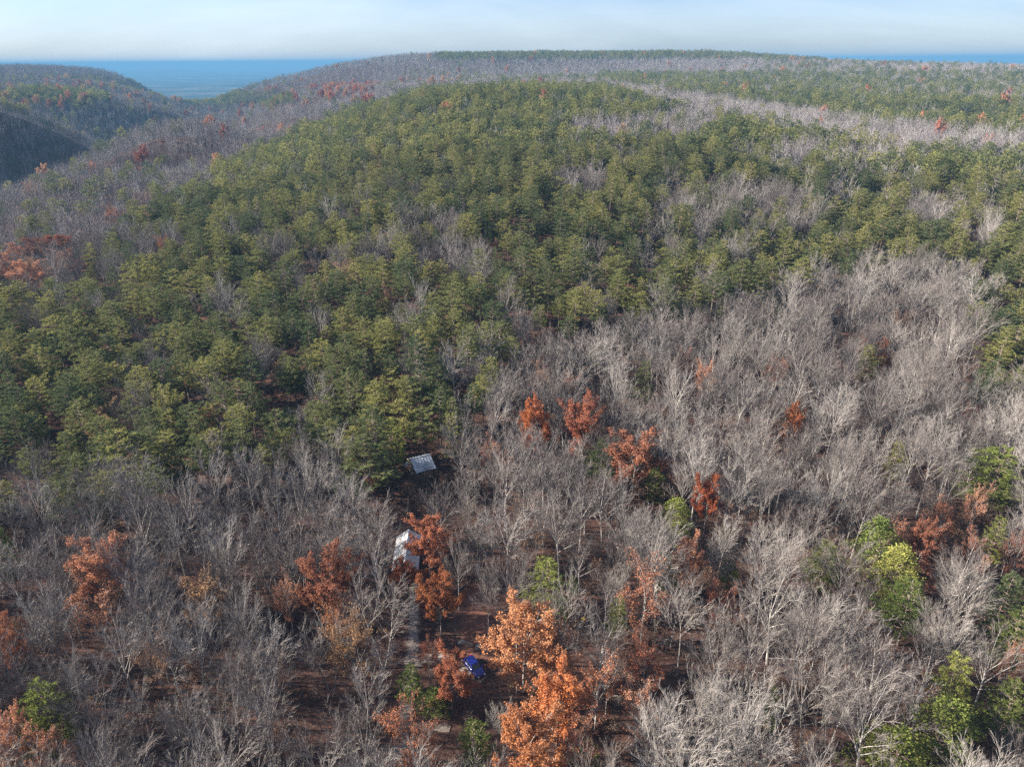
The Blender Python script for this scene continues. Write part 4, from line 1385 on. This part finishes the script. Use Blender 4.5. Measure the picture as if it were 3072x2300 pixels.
yb = np.interp(u, [-600, 0, 250, 420, 500, 700, 850, 900, 1010, 1120, 1190, 1210, 1330, 1480, 1640, 1800, 1850, 2000, 2080, 2212, 2600],
               [1080, 1075, 1045, 1015, 985, 958, 948, 925, 875, 795, 720, 690, 690, 660, 630, 600, 568, 556, 585, 600, 600])
yb = yb + 16 * n1
xl = np.interp(v, [180, 200, 240, 300, 370, 450, 530, 600, 640, 700], [1000, 860, 730, 600, 450, 335, 250, 150, 0, -600]) + 22 * n1
fore = v > yb
pine_zone = ~fore & (u > xl) & (v > 165)
kind[pine_zone] = 1
gaps = inside_ell(u, v, ((975, 540, 95, 32), (800, 535, 45, 22), (1650, 428, 105, 30), (1470, 440, 62, 26), (1250, 385, 60, 24), (1380, 272, 160, 26),
                         (1480, 252, 70, 18), (1700, 315, 120, 15), (2000, 452, 66, 30), (1110, 760, 40, 40), (1130, 690, 34, 40), (960, 480, 26, 20),
                         (1560, 470, 50, 16), (640, 860, 18, 28), (820, 905, 26, 24), (440, 965, 40, 20), (1885, 330, 90, 14), (2120, 500, 50, 30), (700, 690, 20, 20)))
kind[pine_zone & gaps & (rnd < .88)] = 0
kind[pine_zone & ~gaps & ((n1 > 0.85) & (rnd < .75) | (rnd < .13))] = 0
kind[pine_zone & (rnd > .994)] = 2
strip_p = in_poly(u, v, ((1290, 172), (1450, 196), (1620, 214), (1860, 254), (2260, 290), (2260, 345), (1950, 318), (1700, 268), (1480, 232), (1330, 196)))
kind[strip_p & (rnd < .95)] = 0
kind[strip_p & (rnd > .992)] = 2
rband = (u > 2110) & (v > 560) & (v < 835)
kind[rband] = np.where(rnd[rband] < .9, 1, 0)
leftw = ~fore & (u <= xl) & (v > 165)
kind[leftw] = np.where(rnd[leftw] + 0.10 * n2[leftw] < .90, 0, np.where(rnd[leftw] < .99, 1, 2))
rim = leftw & (v < np.interp(u, [0, 330, 700], [440, 340, 265])) & (n2 > -.3)
kind[rim & (rnd > .965)] = 2
kind[leftw & inside_ell(u, v, ((80, 570, 100, 45), (740, 192, 70, 16))) & (rnd > .86)] = 2
kind[leftw & (v < 235) & (u < 640) & (rnd + .25 * n3 < .05)] = 1
kind[inside_ell(u, v, ((510, 212, 130, 16), (110, 205, 130, 15))) & (rnd < .85)] = 1
far = ~fore & (v <= 165) | (~fore & (D > 1000) & (u > 1000))
fk = np.where(rnd + .22 * n3 < .08, 1, np.where(rnd > .996, 2, 0))
fk = np.where((u > 940) & (u < 1660) & (v < 127) & (rnd + .15 * n3 < .80), 1, fk)
fk = np.where((u > 1650) & (u < 1860) & (v < 130) & (rnd < .7), 1, fk)
fk = np.where((u > 1290) & (v > 156) & (v < 262) & ~strip_p & (rnd + .2 * n3 < .60), 1, fk)
kind = np.where(far & (u > 640), fk, kind)
kind = np.where((D > 700) & (u < 330) & (v > 232) & (v < 380), np.where(rnd < .93, 0, 1), kind)
kind[fore & (rnd > np.where(v > 1100, .945, .975))] = 2
kind[fore & (rnd > .988)] = 4

keep = (kind == 1) == PS
keep &= ~(fore & (rng.random(len(X)) < .05 + .10 * (n1 > .8)))
# nothing grows on the track, in the clearing, the buildings or into the trees already placed
tp = np.array(track_pts)
nearm = D < 330
idx = np.where(nearm)[0]
dt = np.min(np.hypot(X[idx, None] - tp[None, :, 0], Y[idx, None] - tp[None, :, 1]), axis=1)
keep[idx[dt < 2.4]] = False
for c, rr in ((CABIN, 4.6), (SHED, 3.5), (CAR, 3.6)):
    keep &= np.hypot(X - c.x, Y - c.y) > rr
for h in heroes:
    keep &= np.hypot(X - h[0], Y - h[1]) > max(1.9, h[2] * .52)
gx, gy, _ = project(np.stack([X, Y, Z], 1))
clear_poly = ((1372, 1775), (1500, 1768), (1530, 1800), (1490, 1955), (1460, 2005), (1385, 1985), (1372, 1900))
keep &= ~(nearm & in_poly(gx, gy, clear_poly))
# keep the sight lines to the things in the clearings open
HT = np.where(kind == 1, 15.0, 17.0)
tx, ty, _ = project(np.stack([X, Y, Z + HT], 1))
mxx, myy, _ = project(np.stack([X, Y, Z + HT * .42], 1))
crx = 3.1 / dep * FPX
for (x0, x1, y0, y1, dobj) in ((1180, 1270, 1588, 1700, 133), (1206, 1318, 1358, 1426, 152), (1398, 1456, 1962, 2040, 108), (1368, 1478, 1915, 1965, 111),
                               (1385, 1500, 1775, 1960, 118), (1200, 1282, 1880, 2000, 110), (1186, 1240, 2095, 2180, 100), (1700, 1735, 1735, 1765, 124), (1738, 1765, 1848, 1872, 117)):
    kk_ = .95 if x0 == 1398 else .42
    hid = (dep < dobj) & (px + crx * kk_ > x0) & (px - crx * kk_ < x1) & (ty < y1) & (myy > y0)
    keep &= ~hid
for h in heroes:
    m_ = nearm & (dep < h[7] - .5) & (dep > h[7] - 50)
    e = ((px - h[3]) / (h[5] * .74 + crx * .34)) ** 2 + ((py - h[4]) / (h[6] * .74 + crx * .5)) ** 2
    keep &= ~(m_ & (e < 1))
X, Y, Z, D, px, py, dep, kind, n1, rnd, tx, ty = (a[keep] for a in (X, Y, Z, D, px, py, dep, kind, n1, rnd, tx, ty))
order = np.argsort(dep)
X, Y, Z, D, px, py, dep, kind, n1, rnd, tx, ty = (a[order] for a in (X, Y, Z, D, px, py, dep, kind, n1, rnd, tx, ty))
N_ = len(X)
sc_ = rng.uniform(.76, 1.22, N_) * np.where(D > 800, 1.08, np.where(D > 300, 1.04, 1.0))
sq = rng.uniform(.90, 1.16, N_) * np.where(kind == 1, 1.02, 1.0)
rot = rng.uniform(0, 2 * math.pi, N_)
inframe = (px > -10) & (px < 3082) & (ty < 2290) & (tx > -40) & (tx < 3110)

# single trees: the nearest of each kind; the rest of the woods as masses
COUNT = {0: 300 - 18, 1: 300, 2: 60, 4: 40}
single = np.zeros(N_, bool)
for k, c in COUNT.items():
    ii = np.where((kind == k) & inframe)[0][:c]
    single[ii] = True


class Namer:
    """labels by the nearest landmark, the side of it and the rank along that side"""
    def __init__(self):
        self.used = {}

    def side(self, x, y):
        best = None
        for (nm, lx, ly) in landmarks:
            dx, dy = x - lx, y - ly
            q = math.hypot(dx, dy * 1.25)
            if best is None or q < best[0]:
                h_ = 'right' if dx > 0 else 'left'
                v_ = 'in front' if dy > 0 else 'behind'
                if abs(dx) > abs(dy) * 2.2: s = h_ + ' of'
                elif abs(dy) > abs(dx) * 2.2: s = v_ + (' of' if dy > 0 else '')
                else: s = v_ + ' and ' + h_ + ' of'
                best = (q, s, nm)
        return best


ORD = ('nearest', 'second', 'third', 'fourth', 'fifth', 'sixth', 'seventh', 'eighth', 'ninth', 'tenth', 'eleventh', 'twelfth')
nm_ = Namer()
KIND_TXT = {0: ('bare tree', 'bare_tree', GB, 'grey leafless tree'), 1: ('pine tree', 'pine_tree', 'pines along the near edge of the stand', 'green pine'),
            2: ('oak tree', 'oak_tree', OAKS, 'thin rusty oak'), 4: ('evergreen tree', 'evergreen_tree', EG, 'dark bushy evergreen')}
SHARED = {0: 'grey leafless tree among many alike in the open foreground wood', 1: 'green pine among many alike in the dense stand behind the bare wood',
          2: 'small half bare rusty tree scattered in the grey wood', 4: 'small dark evergreen scattered in the grey wood'}
lab = {}
recs = []
for i in np.where(single)[0]:
    q, s, nm = nm_.side(px[i], py[i])
    look = ('tall ' if sc_[i] > 1.04 else 'short ' if sc_[i] < .88 else '') if kind[i] in (0, 1) else ''
    recs.append((q, i, s, nm, look))
recs.sort()
for (q, i, s, nm, look) in recs:
    key = (kind[i], s, nm)
    k = lab.setdefault(key, 0)
    lab[key] += 1
    txt = KIND_TXT[kind[i]][3]
    if k < len(ORD) and q < 900:
        label = f'{look}{txt}, {ORD[k]} {s} {nm}'
    else:
        label = SHARED[kind[i]]
    g = KIND_TXT[kind[i]]
    kk = kind[i]
    kinds = {0: BARE, 1: PINE, 2: OAK_THIN, 4: EVER}[kk]
    kd = kinds[int(rng.integers(len(kinds)))]
    leaf = None
    if kk == 2: leaf = M['leaf_' + ('russet', 'brown', 'red', 'salmon', 'tan')[int(rng.integers(5))]]
    s0 = sc_[i] * (.72 if kk in (2, 4) else 1)
    if kk == 4: leaf = M['evergreen_dark']
    plant(g[1], kd, (X[i], Y[i], Z[i]), rot[i], (s0 * sq[i], s0 * sq[i], s0), label, g[0], g[2], leaf)


# the masses: points that carry variant, turn and size; whole trees set on them
def mass(name, sel, variants, label, cat, P=None, s=None, r=None, vr=None):
    lib = bpy.data.collections.new(name + '_kinds')
    for i, kd in enumerate(variants):
        lib.objects.link(bpy.data.objects.new('%s_kind_%02d' % (name, i), kd.whole))
    me = bpy.data.meshes.new(name)
    nn = len(P)
    me.vertices.add(nn)
    me.vertices.foreach_set('co', np.asarray(P, np.float32).ravel())
    a = me.attributes.new('variant', 'INT', 'POINT'); a.data.foreach_set('value', np.asarray(vr, np.int32))
    a = me.attributes.new('turn', 'FLOAT_VECTOR', 'POINT'); a.data.foreach_set('vector', np.asarray(r, np.float32).ravel())
    a = me.attributes.new('size', 'FLOAT_VECTOR', 'POINT'); a.data.foreach_set('vector', np.asarray(s, np.float32).ravel())
    o = link(name, me)
    ng = bpy.data.node_groups.new(name + '_nodes', 'GeometryNodeTree')
    ng.interface.new_socket('Geometry', in_out='INPUT', socket_type='NodeSocketGeometry')
    ng.interface.new_socket('Geometry', in_out='OUTPUT', socket_type='NodeSocketGeometry')
    gi, go = ng.nodes.new('NodeGroupInput'), ng.nodes.new('NodeGroupOutput')
    ip = ng.nodes.new('GeometryNodeInstanceOnPoints')
    ci = ng.nodes.new('GeometryNodeCollectionInfo')
    ci.inputs['Collection'].default_value = lib
    ci.inputs['Separate Children'].default_value = True
    ci.inputs['Reset Children'].default_value = True
    m2p = ng.nodes.new('GeometryNodeMeshToPoints')
    def attr(nm, ty):
        n_ = ng.nodes.new('GeometryNodeInputNamedAttribute'); n_.data_type = ty; n_.inputs['Name'].default_value = nm
        return n_.outputs['Attribute']
    e2r = ng.nodes.new('FunctionNodeEulerToRotation')
    ng.links.new(gi.outputs[0], m2p.inputs['Mesh'])
    ng.links.new(m2p.outputs[0], ip.inputs['Points'])
    ng.links.new(ci.outputs[0], ip.inputs['Instance'])
    ip.inputs['Pick Instance'].default_value = True
    ng.links.new(attr('variant', 'INT'), ip.inputs['Instance Index'])
    ng.links.new(attr('turn', 'FLOAT_VECTOR'), e2r.inputs[0])
    ng.links.new(e2r.outputs[0], ip.inputs['Rotation'])
    ng.links.new(attr('size', 'FLOAT_VECTOR'), ip.inputs['Scale'])
    ng.links.new(ip.outputs[0], go.inputs[0])
    md = o.modifiers.new('woods', 'NODES')
    md.node_group = ng
    tag(o, label, cat, None, 'stuff')
    return o


def fill(name, k, variants_near, variants_far, dnear, label, cat, small=1.0):
    ii = np.where((kind == k) & ~single)[0]
    if not len(ii): return
    nn, nf = len(variants_near), len(variants_far)
    vr = np.where(D[ii] < dnear, rng.integers(0, nn, len(ii)), nn + rng.integers(0, max(nf, 1), len(ii)))
    s0 = sc_[ii] * small
    S3 = np.stack([s0 * sq[ii], s0 * sq[ii], s0], 1)
    Rt = np.stack([rng.normal(0, .03, len(ii)), rng.normal(0, .03, len(ii)), rot[ii]], 1)
    mass(name, None, variants_near + variants_far, label, cat, np.stack([X[ii], Y[ii], Z[ii]], 1), S3, Rt, vr)
    print(name, len(ii))


fill('bare_woodland', 0, BARE, BARE_FAR, 360, 'grey leafless woodland covering the slopes and hollows beyond the nearest trees', 'woodland')
fill('pine_forest', 1, PINE, PINE_FAR, 430, 'dense green pine forest spreading over the hill to the far ridge', 'forest')
fill('autumn_woodland', 2, OAK_THIN, OAK_FAR, 300, 'rust and orange oaks dotted through the far grey woods', 'woodland')
fill('evergreen_thicket', 4, EVER, [], 1e9, 'small dark evergreens scattered in the grey wood', 'thicket', .7)

# saplings and brush under the bare trees
bx, by = candidates(28, 250, 1.9, 1.2)
bz = ground(bx, by)
bpx, bpy_, bd = project(np.stack([bx, by, bz + 2], 1))
bn = fbm2(bx / 14, by / 14, 3, 77)
yb2 = np.interp(bpx / SCL, [0, 250, 420, 500, 700, 850, 900, 1010, 1120, 1190, 1330, 1640, 2000, 2212], [1100, 1070, 1040, 1010, 990, 980, 950, 900, 820, 740, 710, 650, 580, 600])
bk_ = (bd > 10) & (bpx > -120) & (bpx < 3200) & (bpy_ < 2420) & (bpy_ / SCL > yb2 - 20) & (rng.random(len(bx)) < .6 + .28 * bn)
dt = np.full(len(bx), 99.0)
ii = np.where(bk_)[0]
dt[ii] = np.min(np.hypot(bx[ii, None] - tp[None, :, 0], by[ii, None] - tp[None, :, 1]), axis=1)
bgx, bgy, _ = project(np.stack([bx, by, bz], 1))
bk_ &= (dt > 1.9) & ~in_poly(bgx, bgy, clear_poly)
for c, rr in ((CABIN, 4.2), (SHED, 3.3), (CAR, 3.4)):
    bk_ &= np.hypot(bx - c.x, by - c.y) > rr
bx, by, bz = bx[bk_], by[bk_], bz[bk_]
nb_ = len(bx)
bs = rng.uniform(.5, 1.12, nb_)
mass('undergrowth', None, SAP, 'thin grey and brown saplings and brush under the bare trees', 'undergrowth',
     np.stack([bx, by, bz], 1), np.stack([bs * 1.1, bs * 1.1, bs], 1), np.stack([np.zeros(nb_), np.zeros(nb_), rng.uniform(0, 6.28, nb_)], 1),
     rng.choice(6, nb_, p=(.24, .19, .18, .12, .17, .10)))
print('undergrowth', nb_, 'singles', int(single.sum()))

# ------------------------------------------------------------------ the air
m, N, L, out = new_mat('haze_air')
pv = N.new('ShaderNodeVolumePrincipled')
pv.inputs['Color'].default_value = (0.10, 0.25, 0.42, 1)
pv.inputs['Density'].default_value = 1.5e-4
pv.inputs['Anisotropy'].default_value = 0.0
L.new(pv.outputs[0], out.inputs['Volume'])
hz = MB().box(-62000, 62000, -61500, 62000, -330, 114)
o = hz.build('haze', m)
tag(o, kind='stuff')
print('trees', N_, 'verts', sum(len(x.vertices) for x in bpy.data.meshes))
